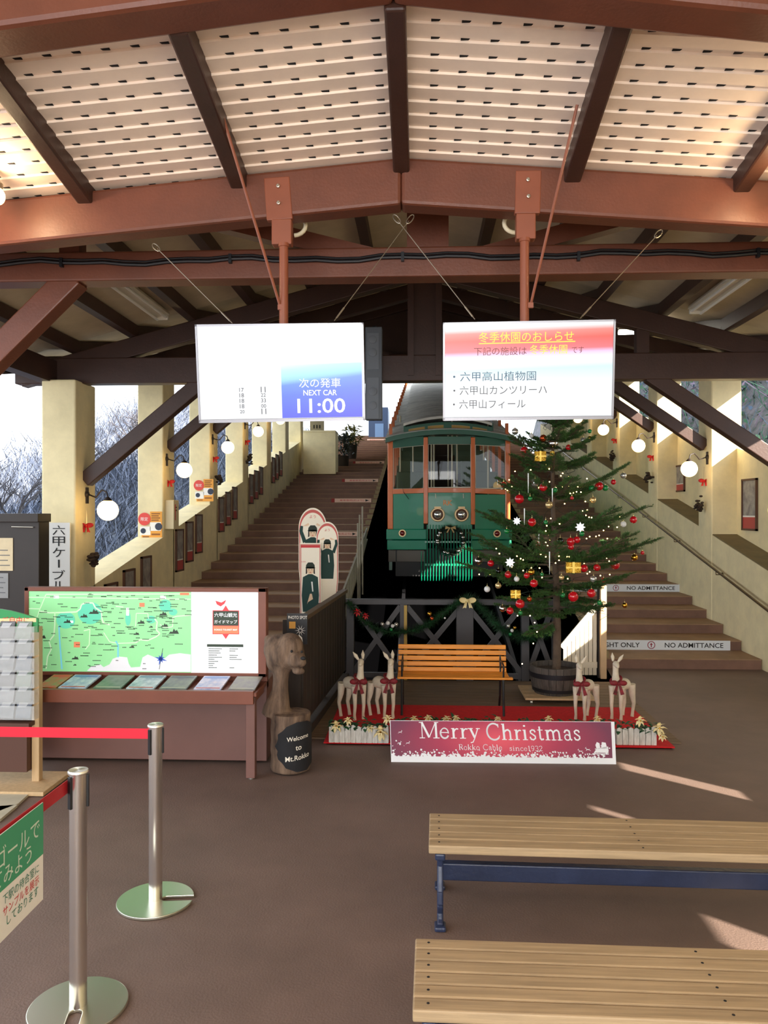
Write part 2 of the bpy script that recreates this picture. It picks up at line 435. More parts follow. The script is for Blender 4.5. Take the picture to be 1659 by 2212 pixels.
def truss(Y, z0, h, M, first=False):
    t = thing('roof_truss', None, None, (0.05, Y, z0), kind='structure')
    dz = 0.205*(Y - 9.1) if Y > 9.1 else 0
    mb = MB(M); mb.box((-4.75, Y-0.09, z0), (5.0, Y+0.09, z0+h)); obj('tie_beam', mb, t, bevel=0.012)
    for s in (-1, 1):
        mb = MB(M)
        a = Vector((0.05, Y, 4.82 + dz)); b = Vector((0.05 + s*4.75, Y, 4.82 + dz - RS*4.75))
        mb.beam(a, b, 0.15, 0.22, (0, 0, 1)); obj('principal_rafter', mb, t, bevel=0.01)
        mb = MB(M)
        if first: f, e = Vector((0.05 + s*4.1, Y, 2.05)), Vector((0.05 + s*2.45, Y, z0 + 0.05))
        else: f, e = Vector((XL if s < 0 else XR, Y, z0 - 1.13)), Vector((0.05 + s*2.55, Y, z0 + 0.06))
        mb.beam(f, e, 0.15, 0.17, (0, 1, 0) if False else (0, 0, 1)); obj('knee_brace', mb, t, bevel=0.01)
        mb = MB(M); mb.beam((0.05 + s*0.2, Y, z0 + h*0.5), (0.05 + s*2.3, Y, z0 + h + 0.45), 0.12, 0.12); obj('web_brace', mb, t)
        if not first:
            mb = MB(M); mb.box((0.05 + s*0.16 - 0.035, Y-0.12, z0 + 0.06), (0.05 + s*0.16 + 0.035, Y-0.05, 4.75 + dz)); obj('king_post_board', mb, t)
        mb = MB(M); mb.box((0.05 + s*2.47 - 0.07, Y-0.06, z0 + h - 0.01), (0.05 + s*2.47 + 0.07, Y+0.06, 4.16 + dz)); obj('strut', mb, t)
    mb = MB(M); mb.box((-0.09, Y-0.075, z0 + h - 0.01), (0.19, Y+0.075, 4.78 + dz)); obj('king_post', mb, t)
    return t
truss(5.38, 3.585, 0.20, M_brown, True)
truss(9.1, 3.50, 0.30, M_dark)
for Y in COLY[1:]: truss(Y + 0.27, tie_z(Y + 0.27), 0.28, M_dark)
# wall plates along the column heads and the eaves
for x in (-4.32, 4.68):
    mb = MB(M_dark)
    for ya, yb in ((4.7, 9.1), (9.1, 28)):
        mb.beam((x, ya, tie_z(ya) + 0.13), (x, yb, tie_z(yb) + 0.13), 0.16, 0.26)
    S(mb, 'beam')
for x in (-4.98, 5.22):
    mb = MB(M_dark)
    for ya, yb in ((4.7, 9.3), (9.1, 29.4)): mb.beam((x, ya, roof_z(x, ya)), (x, yb, roof_z(x, yb)), 0.06, 0.26)
    S(mb, 'trim_eave')
# deck behind the red carpet
M_deck = mat('deck_wood', (120, 98, 76), 0.7, vary=0.25, scale=3, stretch=(1, 14, 14))
mb = MB(M_deck)
for k in range(18): mb.box((-1.0, 6.9 + k*0.135, 0.0), (2.25, 6.9 + k*0.135 + 0.128, 0.012))
S(mb, 'floor_deck')
# hillsides ----------------------------------------------------------------
M_rock = mat('hill_rock', (40, 46, 58), 0.95, col2=(112, 120, 136), scale=5.5, bump=1.0, bscale=14, detail=10)
M_green = mat('hill_scrub', (44, 60, 54), 0.95, col2=(112, 106, 116), scale=4, bump=1.0, bscale=12, detail=10)
def hill(name, x0, x1, zf, mtl, nx=60, ny=150, ya=-2, yb=44, amp=0.5):
    mb = MB(mtl); vs = []; fs = []
    for i in range(nx + 1):
        for j in range(ny + 1):
            u = i/nx; Y = ya + (yb-ya)*j/ny; X = x0 + (x1-x0)*u
            n = mnoise.fractal(Vector((X*0.9, Y*0.9, 3)), 0.7, 2.1, 6) * amp * min(1, u*5)
            vs.append((X + n*0.6, Y + n*0.4, zf(u, Y) + n))
    for i in range(nx):
        for j in range(ny):
            a = i*(ny+1)+j; fs.append((a, a+1, a+ny+2, a+ny+1))
    mb.add(vs, fs); return S(mb, name, sm=60)
def left_z(u, Y):
    b = -0.6 + max(0, 0.19*(Y-10)); r = max(b + .6, 3.2 + .29*(Y-24)); return b + (r-b)*u**.6
def right_z(u, Y):
    k = max(0, min(1, (Y-5)/9)); k = k*k*(3-2*k); return -0.6 + max(0, 0.2*(Y-10)) + u**.7*13*k
hill('ground_left', -5.6, -13, left_z, M_rock, amp=.35)
hill('ground_right', 6.2, 17, right_z, M_green)
# tangle of twigs over both slopes
def twigs(name, zf, x0, x1, cols, n, label, cat, seed, leafy):
    rr = random.Random(seed); ms = [mat(name + '_%d' % i, c, .8) for i, c in enumerate(cols)]; mb = MB(ms[0])
    for i in range(n):
        u = rr.random()**.8; Y = rr.uniform(9, 38); X = x0 + (x1-x0)*u; p = Vector((X, Y, zf(u, Y) - .02)); mb.use(rr.choice(ms))
        if leafy and rr.random() < .7:
            d = Vector((rr.gauss(0,1), rr.gauss(0,1), rr.gauss(0,1))).normalized(); q = d.orthogonal().normalized(); l = rr.uniform(.05, .13); p += Vector((0,0,rr.uniform(0,.9)))
            mb.add([p-q*l*.4, p+d.cross(q)*l, p+q*l*.4, p-d.cross(q)*l*.6], [(0,1,2,3)]); continue
        d = Vector((rr.gauss(.1,.6), rr.gauss(0,.5), 1)).normalized(); l = rr.uniform(.3, 1.3)
        for k in range(3):
            e = (d + Vector((rr.gauss(0,.35), rr.gauss(0,.35), 0))).normalized(); w = e.cross(Y_).normalized()*rr.uniform(.005,.016)
            mb.add([p-w, p+w, p+e*l], [(0,1,2)]); p = p + e*l*.45; l *= .8
    return obj(name, mb, norm=False, label=label, cat=cat, kind='stuff')
Y_ = Vector((0, 1, 0))
twigs('bare_twigs', left_z, -5.6, -13, ((86,96,118), (62,70,88), (34,36,42), (130,140,164)), 8000, 'tangle of bare frosty twigs covering the rocky slope on the left', 'twigs', 5, False)
twigs('scrub_leaves', right_z, 6.2, 17, ((58,104,84), (92,132,110), (128,112,136), (88,110,140), (40,56,60)), 24000, 'green and mauve scrub covering the slope on the right', 'scrub', 6, True)
# ================================================================ materials for things
M_slat = mat('bench_wood', (172, 148, 114), 0.55, vary=0.22, scale=2.2, stretch=(1, 22, 22), bump=0.15)
M_slat2 = mat('bench_wood_edge', (214, 192, 160), 0.6)
M_iron = mat('blue_black_iron', (42, 52, 80), 0.35, vary=0.2, scale=5, bump=0.2)
M_chrome = brushed('brushed_steel', (236, 234, 230), 0.24)
M_blackp = mat('black_plastic', (20, 20, 24), 0.4)
M_red = mat('red_belt', (226, 24, 52), 0.6)
M_paper = mat('white_paper', (240, 238, 232), 0.7)
M_ink = mat('black_ink', (22, 22, 24), 0.7)
M_gold = mat('gold', (212, 160, 60), 0.22, metal=1.0)
M_green = mat('sheet_green', (70, 160, 120), 0.6)
M_redink = mat('red_ink', (208, 44, 50), 0.6)
M_grey = mat('grey_paint', (92, 92, 96), 0.5)
M_silverf = mat('silver_frame', (150, 150, 156), 0.35, metal=0.6)
X_, Y_, Z_ = Vector((1,0,0)), Vector((0,1,0)), Vector((0,0,1))
# ================================================================ waiting benches in front
def waiting_bench(label, fl, fr, rl, n, L, zs, cross=True):
    a = F(*fl, zs); b = F(*fr, zs); c = F(*rl, zs)
    u = (b - a).normalized(); v = Vector((-u.y, u.x, 0)); D = (c - a).dot(v)
    t = thing('waiting_bench', label, 'bench', (a.x, a.y, 0), 'slatted waiting benches')
    q = lambda s, d, z: a + u*s + v*d + Vector((0, 0, z - zs))
    pitch = D / n
    for k in range(n):
        mb = MB(M_slat); d0 = k*pitch; d1 = d0 + pitch - 0.007
        th = 0.042
        pts = [q(0, d0, zs-th), q(L, d0, zs-th), q(L, d1, zs-th), q(0, d1, zs-th)]
        mb.hexa(pts + [p + Vector((0,0,th)) for p in pts])
        o = obj('slat', mb, t, bevel=0.006)
    for k in range(n):
        for s in (0.05, 1.02):
            mb = MB(M_ink); mb.lathe([(0.006, -0.002), (0.005, 0.0012)], 8, q(s, (k+0.5)*pitch, zs)); obj('screw', mb, t)
    for s in (0.03, L - 0.09):
        mb = MB(M_iron)
        for d in (0.03, D - 0.03):
            sgn = -1 if d < D/2 else 1
            pts = [q(s+0.025, d - sgn*0.012, zs-0.05), q(s+0.025, d - sgn*0.02, zs*0.72), q(s+0.025, d + sgn*0.012, zs*0.45),
                   q(s+0.025, d + sgn*0.02, zs*0.30), q(s+0.025, d - sgn*0.006, 0.07), q(s+0.025, d + sgn*0.004, 0.03), q(s+0.025, d + sgn*0.03, 0.012)]
            for p, r in zip(pts, pts[1:]): mb.beam(p, r + (r-p)*0.12, 0.045, 0.030, u)
            mb.cbox(q(s+0.025, d + sgn*0.03, 0.012), (0.055, 0.07, 0.024))
        pts = [q(s, 0.0, zs-0.075), q(s+0.05, 0.0, zs-0.075), q(s+0.05, D-0.01, zs-0.075), q(s, D-0.01, zs-0.075)]
        mb.hexa(pts + [p + Vector((0,0,0.033)) for p in pts])
        obj('leg', mb, t, bevel=0.008)
    if cross:
        mb = MB(M_iron); mb.beam(q(0.06, D*0.45, 0.20), q(L-0.07, D*0.45, 0.20), 0.05, 0.085); obj('stretcher', mb, t, bevel=0.006)
    return t
waiting_bench('wooden slat bench on dark iron legs, the farther of the two, blue stretcher showing', (926,1826), (1659,1847), (928,1755), 5, 1.9, 0.40)
waiting_bench('wooden slat bench nearest the camera, its legs hidden below the seat', (891,2181), (1659,2211), (904,2024), 6, 1.7, 0.40)
# ================================================================ belt stanchions
def stanchion(label, base, H, notch):
    c = F(*base); t = thing('belt_stanchion', label, 'stanchion', c, 'steel belt posts')
    R = 0.193; mb = MB(mat('steel_disc', (214, 216, 200), 0.33, metal=1.0, bump=0.04, bscale=3))
    ring = []; w = 0.026
    n = 64; a0 = notch
    half = math.asin(w / R)
    for i in range(n + 1):
        a = a0 + half + (2*PI - 2*half)*i/n; ring.append((R*math.cos(a), R*math.sin(a)))
    dx, dy = math.cos(a0), math.sin(a0)
    for i in range(9):
        b = -PI/2 - PI*i/8
        lx, ly = 0.058 + w*math.cos(b), w*math.sin(b)
        ring.append((lx*dx - ly*dy, lx*dy + ly*dx))
    mb.prism([c + Vector((x, y, 0.002)) for x, y in ring], (0, 0, 0.014))
    obj('base_plate', mb, t, bevel=0.003)
    r = 0.034
    mb = MB(M_chrome); mb.lathe([(r, 0.014), (r, H-0.012)], 40, c); obj('post', mb, t, sm=40)
    mb = MB(M_chrome); mb.lathe([(r+0.006, H-0.014), (r+0.007, H-0.006), (r+0.004, H), (0.001, H+0.001)], 40, c); obj('cap', mb, t, sm=40)
    mb = MB(M_blackp)
    for a in (-2.15, 0.35):
        x, y = (r)*math.cos(a), (r)*math.sin(a)
        mb.cbox(c + Vector((x, y, H-0.085)), (0.016, 0.02, 0.13), Matrix.Rotation(a, 3, 'Z'))
    obj('belt_slot', mb, t, bevel=0.003)
    return t, c
S2, c2 = stanchion('steel belt post with a red belt pulled level, in front of the map counter', (336, 1948), 0.912, 0.12)
mb = MB(M_red); e = Vector((-3.3, c2.y - 0.01, 0)); zz = 0.862
mb.beam(c2 + Vector((-0.032, 0, zz)), Vector((-3.3, c2.y, zz)), 0.003, 0.052); obj('belt', mb, S2)
S1, c1 = stanchion('steel belt post nearest the camera, its dark red belt running beside a poster', (169, 2178), 0.962, -1.35)
mb = MB(mat('dark_red_belt', (176, 24, 34), 0.6)); mb.beam(c1 + Vector((-0.035, -0.01, 0.90)), c1 + Vector((-0.05, -1.1, 0.90)), 0.003, 0.052); obj('belt', mb, S1)
# poster hung on that belt
xp = c1.x - 0.03
qa = PX(92, 1733, xp); qb = PX(104, 1930, xp)
y1, y0 = qa.y, qa.y - 0.62; zt, zb = qa.z, qb.z
t = thing('hanging_poster', 'green and white poster for music boxes hung on the red belt', 'poster', (xp, (y0+y1)/2, zb))
zm = zb + (zt-zb)*0.47
mb = MB(M_paper); mb.box((xp-0.002, y0, zb), (xp+0.002, y1, zt)); obj('sheet', mb, t)
mb = MB(M_green); mb.box((xp+0.002, y0, zm), (xp+0.0028, y1, zt)); obj('green_panel', mb, t)
mb = MB(M_paper); uy = Vector((0, 1, 0))
M_lt = mat('pale_print', (214, 232, 218), 0.7); M_pg = mat('print_green', (60, 130, 110), 0.7)
for m_, s_, dy, z_, w_ in ((M_lt, 'オルゴールで', .26, zm+.115, .46), (M_lt, '聴いてみよう', .29, zm+.045, .40), (M_pg, '下駅の待合室に', .16, zm-.035, .25),
                           (M_pg, 'しております', .15, zm-.115, .22), (M_redink, 'サンプルを展示', .16, zm-.077, .25)):
    write(t, m_, s_, (xp+0.0035, y1-dy, z_), uy, Z_, w=w_)
# ================================================================ hanging monitors
M_mount = mat('mount_paint', (138, 76, 52), 0.4, vary=0.08, scale=5)
M_bolt = mat('bolt', (196, 190, 176), 0.3, metal=1.0)
M_wire = mat('stay_wire', (150, 140, 124), 0.35, metal=0.8)
def monitor(label, c4, plate, pole, rod, wires, hook):
    Yt, Yb = 4.36, 4.45
    tl, tr = P(*c4[0], Yt), P(*c4[1], Yt); br, bl = P(*c4[2], Yb), P(*c4[3], Yb)
    ctr = (tl + tr + br + bl) / 4
    t = thing('hanging_monitor', label, 'monitor', ctr, 'flat monitors hung from the beam')
    ux = ((tr - tl) + (br - bl)).normalized(); uy = ((tl - bl) + (tr - br)).normalized(); nn = ux.cross(uy).normalized()
    if nn.y > 0: nn = -nn
    m = lambda u, v, d=0: (tl*(1-u) + tr*u)*(1-v) + (bl*(1-u) + br*u)*v + nn*d
    mb = MB(M_blackp); mb.hexa([m(0,0,-0.045), m(1,0,-0.045), m(1,1,-0.045), m(0,1,-0.045), m(0,0,-0.002), m(1,0,-0.002), m(1,1,-0.002), m(0,1,-0.002)]); obj('casing', mb, t)
    mb = MB(M_silverf); bw, bh = 0.011, 0.02
    for a, b, c, d in ((0,0,1,bh), (0,1-bh*1.6,1,1), (0,0,bw,1), (1-bw,0,1,1)):
        mb.hexa([m(a,b,-0.004), m(c,b,-0.004), m(c,d,-0.004), m(a,d,-0.004), m(a,b,0.004), m(c,b,0.004), m(c,d,0.004), m(a,d,0.004)])
    obj('bezel', mb, t)
    pl = [P(x, y, 4.545) for x, y in plate]
    mb = MB(M_mount); mb.prism(pl, (0, 0.045, 0)); obj('bracket_plate', mb, t, bevel=0.006)
    (x0, y0, x1, y1) = hook
    a, b = P(x0, y0, 4.50), P(x1, y1, 4.50)
    mb = MB(M_mount); mb.box((a.x, 4.49, b.z), (b.x, 4.56, a.z)); obj('bracket_sleeve', mb, t, bevel=0.006)
    for x, y in plate_bolts(plate, hook):
        mb = MB(M_bolt); mb.lathe([(0.011, -0.004), (0.011, 0.004), (0.006, 0.006), (0.006, 0.014)], 8, P(x, y, 4.535), Matrix.Rotation(PI/2, 3, 'X')); obj('bolt', mb, t)
    a, b = P(*pole[0], 4.50), P(*pole[1], 4.46)
    mb = MB(M_mount); mb.lathe([(0.031, 0), (0.031, -0.02), (0.026, -0.022), (0.026, b.z - a.z - 0.15)], 24, (a.x, 4.50, a.z)); obj('pole', mb, t, sm=40)
    mb = MB(M_blackp); mb.box((b.x-0.09, 4.44, b.z-0.26), (b.x+0.09, 4.53, b.z-0.06)); obj('mount_arm', mb, t)
    mb = MB(M_mount); mb.tube([P(*rod[0], 4.02), P(*rod[1], 4.49)], 0.008, 8); mb.cbox(P(*rod[1], 4.485), (0.03, 0.02, 0.03)); obj('brace_rod', mb, t)
    for (p, q) in wires:
        A, B = P(*p, 4.63), P(*q, 4.40); d = (B - A).normalized(); s = d.cross(Y_).normalized()
        mb = MB(M_wire); mb.tube([A + d*0.05, B], 0.0026, 6)
        mb.tube([A + d*0.06*(0.5-0.5*math.cos(2*PI*i/12)) * 1.2 + s*0.014*math.sin(2*PI*i/12) for i in range(12)], 0.0035, 6, closed=True)
        mb.tube([B - d*0.10, B - d*0.02], 0.005, 8); obj('stay_wire', mb, t)
    return t, m, ux, uy, nn
def plate_bolts(pl, hk):
    cx = sum(p[0] for p in pl)/4; ys = [p[1] for p in pl]; y0, y1 = min(ys), max(ys)
    return [(cx, y0 + 0.22*(y1-y0)), (cx+1, y0 + 0.60*(y1-y0)), ((hk[0]+hk[2])/2, hk[1] + 0.5*(hk[3]-hk[1])), ((hk[0]+hk[2])/2, hk[1] + 0.75*(hk[3]-hk[1]))]
# left one: timetable page
T, m, ux, uy, nn = monitor('monitor showing NEXT CAR 11:00 in a blue box on a white page',
    [(421,701), (785,697), (789,908), (430,914)], [(569,384), (625,380), (632,472), (576,476)], [(613,526), (613,694)],
    [(478,240), (606,664)], [((330,527), (502,698)), ((893,464), (722,693))], (587, 474, 630, 528))
W_scr = mat('screen_white', (12, 12, 14), 0.4, emit=(250, 253, 255), estr=.86)
B_scr = grad_mat('screen_blue', [(0.0, (66, 70, 255)), (0.45, (74, 112, 250)), (0.62, (90, 140, 245)), (0.70, (150, 215, 250)), (0.86, (190, 248, 252)), (1.0, (250, 255, 255))], 2, -0.285, 0.06, .78, wob=-0.12)
mb = MB(W_scr); mb.poly([m(.012,.018,.001), m(.988,.018,.001), m(.988,.965,.001), m(.012,.965,.001)]); scr = obj('screen', mb, T, norm=False)
mb = MB(B_scr); mb.poly([m(.505,.42,.002), m(.986,.40,.002), m(.984,.962,.002), m(.505,.962,.002)]); obj('blue_panel', mb, scr, norm=False)
W2 = mat('screen_text_white', (12, 12, 14), 0.4, emit=(255, 255, 255), estr=.95)
G2 = mat('screen_text_grey', (12, 12, 14), 0.4, emit=(120, 122, 130), estr=.45)
write(scr, W2, '次の発車', m(.735, .605, .003), ux, uy, w=0.235, h=0.052)
write(scr, W2, 'NEXT CAR', m(.735, .705, .003), ux, uy, w=0.19, h=0.031)
write(scr, W2, '11:00', m(.74, .84, .003), ux, uy, w=0.272, h=0.082)
for i, (h, k) in enumerate((('17', '11'), ('18', '22'), ('18', '33'), ('18', '00'), ('20', '11'))):
    write(scr, G2, h, m(.265, .665 + .056*i, .003), ux, uy, w=0.026); write(scr, G2, k, m(.395, .665 + .056*i, .003), ux, uy, w=0.028)
# right one: winter closing notice
T, m, ux, uy, nn = monitor('monitor showing a red band and a list of three closed places',
    [(957,697), (1330,690), (1325,905), (957,909)], [(1114,368), (1170,367), (1167,460), (1112,461)], [(1133,515), (1134,690)],
    [(1247,226), (1146,660)], [((850,464), (1026,690)), ((1430,497), (1253,688))], (1115, 462, 1157, 516))
R_scr = grad_mat('screen_notice', [(0.0, (240, 250, 255)), (0.30, (250, 253, 255)), (0.52, (205, 246, 255)), (0.60, (255, 250, 255)), (0.66, (250, 205, 245)), (0.70, (250, 110, 120)), (0.80, (248, 84, 72)), (0.87, (250, 130, 120)), (0.92, (255, 245, 245)), (1.0, (255, 255, 255))], 2, -0.285, 0.285, .85, wob=-0.03)
mb = MB(R_scr); mb.poly([m(.012,.018,.001), m(.988,.018,.001), m(.988,.965,.001), m(.012,.965,.001)]); scr = obj('screen', mb, T, norm=False)
YT = mat('screen_text_yellow', (12, 12, 14), 0.4, emit=(255, 226, 70), estr=.95)
DR = mat('screen_text_maroon', (12, 12, 14), 0.4, emit=(176, 66, 66), estr=0.32)
BL = mat('screen_text_blue', (12, 12, 14), 0.4, emit=(78, 116, 158), estr=0.32)
GR = mat('screen_text_dark', (12, 12, 14), 0.4, emit=(120, 118, 126), estr=0.32)
write(scr, YT, '冬季休園のおしらせ', m(.485, .155, .002), ux, uy, w=0.52, h=0.055)
mb = MB(YT); mb.hexa([m(.21,.212,.001), m(.77,.205,.001), m(.77,.215,.001), m(.21,.222,.001), m(.21,.212,.002), m(.77,.205,.002), m(.77,.215,.002), m(.21,.222,.002)]); obj('underline', mb, scr)
write(scr, YT, '冬季休園', m(.615, .285, .002), ux, uy, w=0.205, h=0.05)
write(scr, DR, '下記の施設は', m(.335, .295, .002), ux, uy, w=0.29, h=0.045); write(scr, DR, 'です', m(.785, .295, .002), ux, uy, w=0.065, h=0.035)
write(scr, BL, '・六甲高山植物園', m(.302, .548, .002), ux, uy, w=0.46, h=0.052)
write(scr, GR, '・六甲山カンツリーハ', m(.335, .69, .002), ux, uy, w=0.52, h=0.05)
write(scr, GR, '・六甲山フィール', m(.272, .832, .002), ux, uy, w=0.405, h=0.05)
# pale conduits beside the brackets, dark cable along the brown tie beam
M_cond = mat('conduit', (222, 208, 176), 0.5)
for x, y, s, w in ((634, 506, 1, 'pale conduit bend behind the bracket of the NEXT CAR monitor'), (1116, 500, -1, 'pale conduit bend behind the bracket of the closed places monitor')):
    c = P(x, y - 8, 4.78); mb = MB(M_cond)
    mb.tube([c + Vector((s*(0.005 + 0.07*math.sin(PI*i/10)), 0, -0.06*math.cos(PI*i/10) + 0.03)) for i in range(11)] + [c + Vector((-s*.02, -.06, .10)), c + Vector((-s*.02, -.10, .22))], 0.013, 10)
    solo('conduit_bend', mb, c, w, 'conduit', 'conduit bends under the beam', sm=40)
mb = MB(M_blackp); pts = []
for i in range(60):
    x = -4.2 + 8.6*i/59; pts.append((x, 5.275, 3.70 + 0.012*math.sin(i*0.7) + 0.008*math.sin(i*1.9)))
mb.tube(pts, 0.013, 8); mb.tube([(p[0], p[1], p[2] + 0.022) for p in pts], 0.007, 6)
for i in range(4, 60, 8): mb.cbox(pts[i], (0.02, 0.035, 0.06))
solo('power_cable', mb, (0, 5.275, 3.70), 'black cable clipped along the face of the brown tie beam', 'cable', sm=40)

# glass dish lamps on the near side of the second beam
M_dish = mat('lamp_glow', (255, 236, 200), .3, emit=(255, 214, 150), estr=7)
for x, y, lab in ((-6, 424, 'small glass lamp under the soffit at the left end of the brown beam'), (1694, 404, 'small glass lamp under the soffit at the right end of the brown beam')):
    c = P(x, y, 4.30); t = thing('soffit_lamp', lab, 'ceiling light', c, 'small soffit lamps')
    mb = MB(M_dish); mb.ball(c, .042, 16, 10, (1, 1, 1.15)); obj('globe', mb, t, sm=80)
    mb = MB(M_bolt); mb.lathe([(.028, .04), (.032, .07), (.012, .09), (.012, sof_z(c.x, c.y) - c.z)], 14, c); obj('holder', mb, t, sm=40)
    lamp('soffit_lamp_light', 'POINT', c - Vector((0, .1, .02)), 9, (1, .72, .42), .05)
# ================================================================ map counter
M_cab = mat('counter_brown', (116, 80, 72), 0.5, vary=0.05, scale=3)
M_cabf = mat('counter_frame', (124, 70, 52), 0.42, vary=0.08, scale=4)
YB = 6.19
tl, tr, br, bl = P(55,1268,YB), P(578,1270,YB), P(574,1457,YB), P(55,1457,YB)
t = thing('map_counter', 'brown counter with a backlit green area map and leaflets on its shelf', 'information board', ((tl.x+tr.x)/2, 6.0, 0))
x0, x1 = tl.x, (tr.x + br.x)/2; zt, zb = tl.z, bl.z
mb = MB(M_cab); mb.box((x0, YB, 0.025), (x1, 6.55, 0.655)); obj('cabinet', mb, t, bevel=0.004)
mb = MB(M_cabf); mb.box((x0, YB+0.02, 0.60), (x1, YB+0.07, zt)); obj('panel_back', mb, t)
fw = 0.075
mb = MB(M_cabf)
for a, b in (((x0, zt-fw), (x1, zt)), ((x0, zb), (x1, zb+0.03)), ((x0, zb), (x0+0.035, zt)), ((x1-0.065, zb), (x1, zt))):
    mb.box((a[0], YB-0.02, a[1] if a[1] != zt-fw else zt-0.032), (b[0], YB+0.02, b[1]))
obj('panel_frame', mb, t, bevel=0.004)
px0, px1, pz0, pz1 = x0+0.035, x1-0.065, zb+0.03, zt-0.032
pw, ph = px1-px0, pz1-pz0
M_map = mat('map_green', (146, 222, 156), 0.35, col2=(158, 228, 164), scale=2, emit=(146, 222, 156), estr=0.22)
M_mapw = mat('map_white', (250, 252, 255), 0.3, emit=(250, 252, 255), estr=0.42)
M_sea = mat('map_sea', (222, 222, 228), 0.3, emit=(226, 226, 232), estr=0.25)
M_teal = mat('map_teal', (92, 192, 160), 0.4, emit=(92, 192, 160), estr=0.45)
M_road = mat('map_road', (206, 236, 200), 0.4, emit=(214, 244, 206), estr=0.25)
M_mapblue = mat('map_blue', (110, 190, 210), 0.4, emit=(110, 190, 210), estr=0.4)
M_mdark = mat('map_print', (54, 70, 56), 0.5)
M_morange = mat('map_orange', (222, 128, 92), 0.5, emit=(222, 128, 92), estr=0.3)
M_mred = mat('map_red', (214, 66, 72), 0.5, emit=(214, 66, 72), estr=0.3)
# m(u,v): picture coordinates of the map zoom (66..1568, 75..595)
def mm(zx, zy, d=0.0): return Vector((px0 + pw*(zx-66)/1502, YB-0.012-d, pz1 - ph*(zy-75)/520))
mb = MB(M_map); mb.box(mm(66,595), mm(1133,75) + Vector((0, 0.01, 0))); mp = obj('map_sheet', mb, t)
mb = MB(M_mapw); mb.box(mm(1133,595), mm(1568,75) + Vector((0, 0.01, 0))); lg = obj('legend_sheet', mb, t)
mb = MB(M_sea)
mb.poly([mm(x, y, .001) for x, y in ((450,590),(480,560),(540,548),(560,565),(600,545),(620,510),(660,495),(715,500),(725,540),(740,565),(800,560),(815,500),(850,480),(900,500),(960,505),(990,480),(1060,470),(1130,478),(1130,590))])
mb.use(M_teal)
for cx, cy, rx, ry in ((310,262,62,55),(470,215,80,72),(965,165,40,40),(1015,205,28,22),(720,250,18,45),(872,255,30,25)):
    mb.poly([mm(cx + rx*math.cos(a*PI/12), cy + ry*math.sin(a*PI/12), .0012) for a in range(24)])
mb.use(M_mapblue)
def road(pts, w, d=.0018):
    for (a, b), (c, e) in zip(pts, pts[1:]):
        L = math.hypot(c-a, e-b) or 1; nx, ny = -(e-b)/L*w/2, (c-a)/L*w/2
        mb.poly([mm(a+nx, b+ny, d), mm(c+nx, e+ny, d), mm(c-nx, e-ny, d), mm(a-nx, b-ny, d)])
road([(265,300),(272,420),(285,580)], 10); road([(655,500),(655,420),(640,395)], 10)
mb.use(M_road)
road([(66,188),(140,190),(180,95),(1130,88)], 6); road([(66,115),(600,118),(1130,122)], 5); road([(140,190),(100,300),(66,325)], 5)
road([(140,205),(200,215),(300,212),(380,208),(405,190),(415,160),(445,148),(490,150),(505,180),(545,205),(550,255),(560,280),(600,290)], 9)
road([(238,210),(238,290),(232,360),(200,400),(215,450),(190,500),(180,580)], 8)
road([(770,405),(800,385),(850,390),(905,365),(930,345),(905,320),(912,270),(895,250)], 8); road([(1130,225),(1040,232),(1015,240),(1012,300),(960,308),(930,285)], 6)
road([(770,300),(775,215),(850,215),(855,250)], 5); road([(430,330),(470,320),(465,420),(440,450)], 6); road([(560,340),(600,400),(650,410),(770,405)], 6); road([(640,170),(690,175)], 6)
mb.use(M_mapw)
for cx, cy, w, h in ((248,112,34,18),(950,110,36,20),(718,205,18,50),(345,272,30,14)): mb.poly([mm(cx-w/2,cy-h/2,.002), mm(cx+w/2,cy-h/2,.002), mm(cx+w/2,cy+h/2,.002), mm(cx-w/2,cy+h/2,.002)])
mb.use(M_morange)
for cx, cy, w, h in ((812,160,34,26),(122,458,40,24),(384,420,40,36),(1090,88,60,16)): mb.poly([mm(cx-w/2,cy-h/2,.002), mm(cx+w/2,cy-h/2,.002), mm(cx+w/2,cy+h/2,.002), mm(cx-w/2,cy+h/2,.002)])
mb.use(M_mdark); rr = random.Random(3)
for cx, cy, s in ((320,268,26),(495,205,34),(430,232,26),(150,368,30),(1020,330,34),(950,215,26),(372,505,24),(805,270,26),(960,290,24),(775,345,20),(870,300,14),(745,430,18),(370,550,12),(270,302,10)):
    pts = [(cx-s, cy+s*.45), (cx-s*.6, cy), (cx-s*.25, cy+s*.12), (cx, cy-s*.55), (cx+s*.3, cy-.1*s), (cx+s*.6, cy-s*.3), (cx+s, cy+s*.45)]
    mb.poly([mm(x, y, .0022) for x, y in pts])
for i in range(190):                      # place names: rows of tiny strokes
    cx = rr.choice([rr.uniform(80,1120), rr.gauss(480,170), rr.gauss(900,120)]); cy = rr.uniform(90, 575)
    if not 75 < cx < 1110 or (cx > 560 and cy > 460 and rr.random() < .9): continue
    w = rr.uniform(18, 62)
    for k in range(int(w/9)):
        x = cx + 9*k; mb.poly([mm(x, cy-2.6, .0024), mm(x+6.5, cy-2.6, .0024), mm(x+6.5, cy+2.6, .0024), mm(x, cy+2.6, .0024)])
mb.use(mat('map_compass', (60, 96, 190), 0.5, emit=(60,96,190), estr=.2))
for a in range(8):
    r = 44 if a % 2 == 0 else 28; an = a*PI/4 + .3
    mb.poly([mm(935 + r*math.sin(an), 508 - r*math.cos(an), .0025), mm(935 + 9*math.cos(an), 508 + 9*math.sin(an), .0025), mm(935 - 9*math.cos(an), 508 - 9*math.sin(an), .0025)])
mb.use(M_mdark); road([(948,440),(925,575)], 3, .0027)
obj('map_print', mb, mp, norm=False)
mb = MB(M_mred)
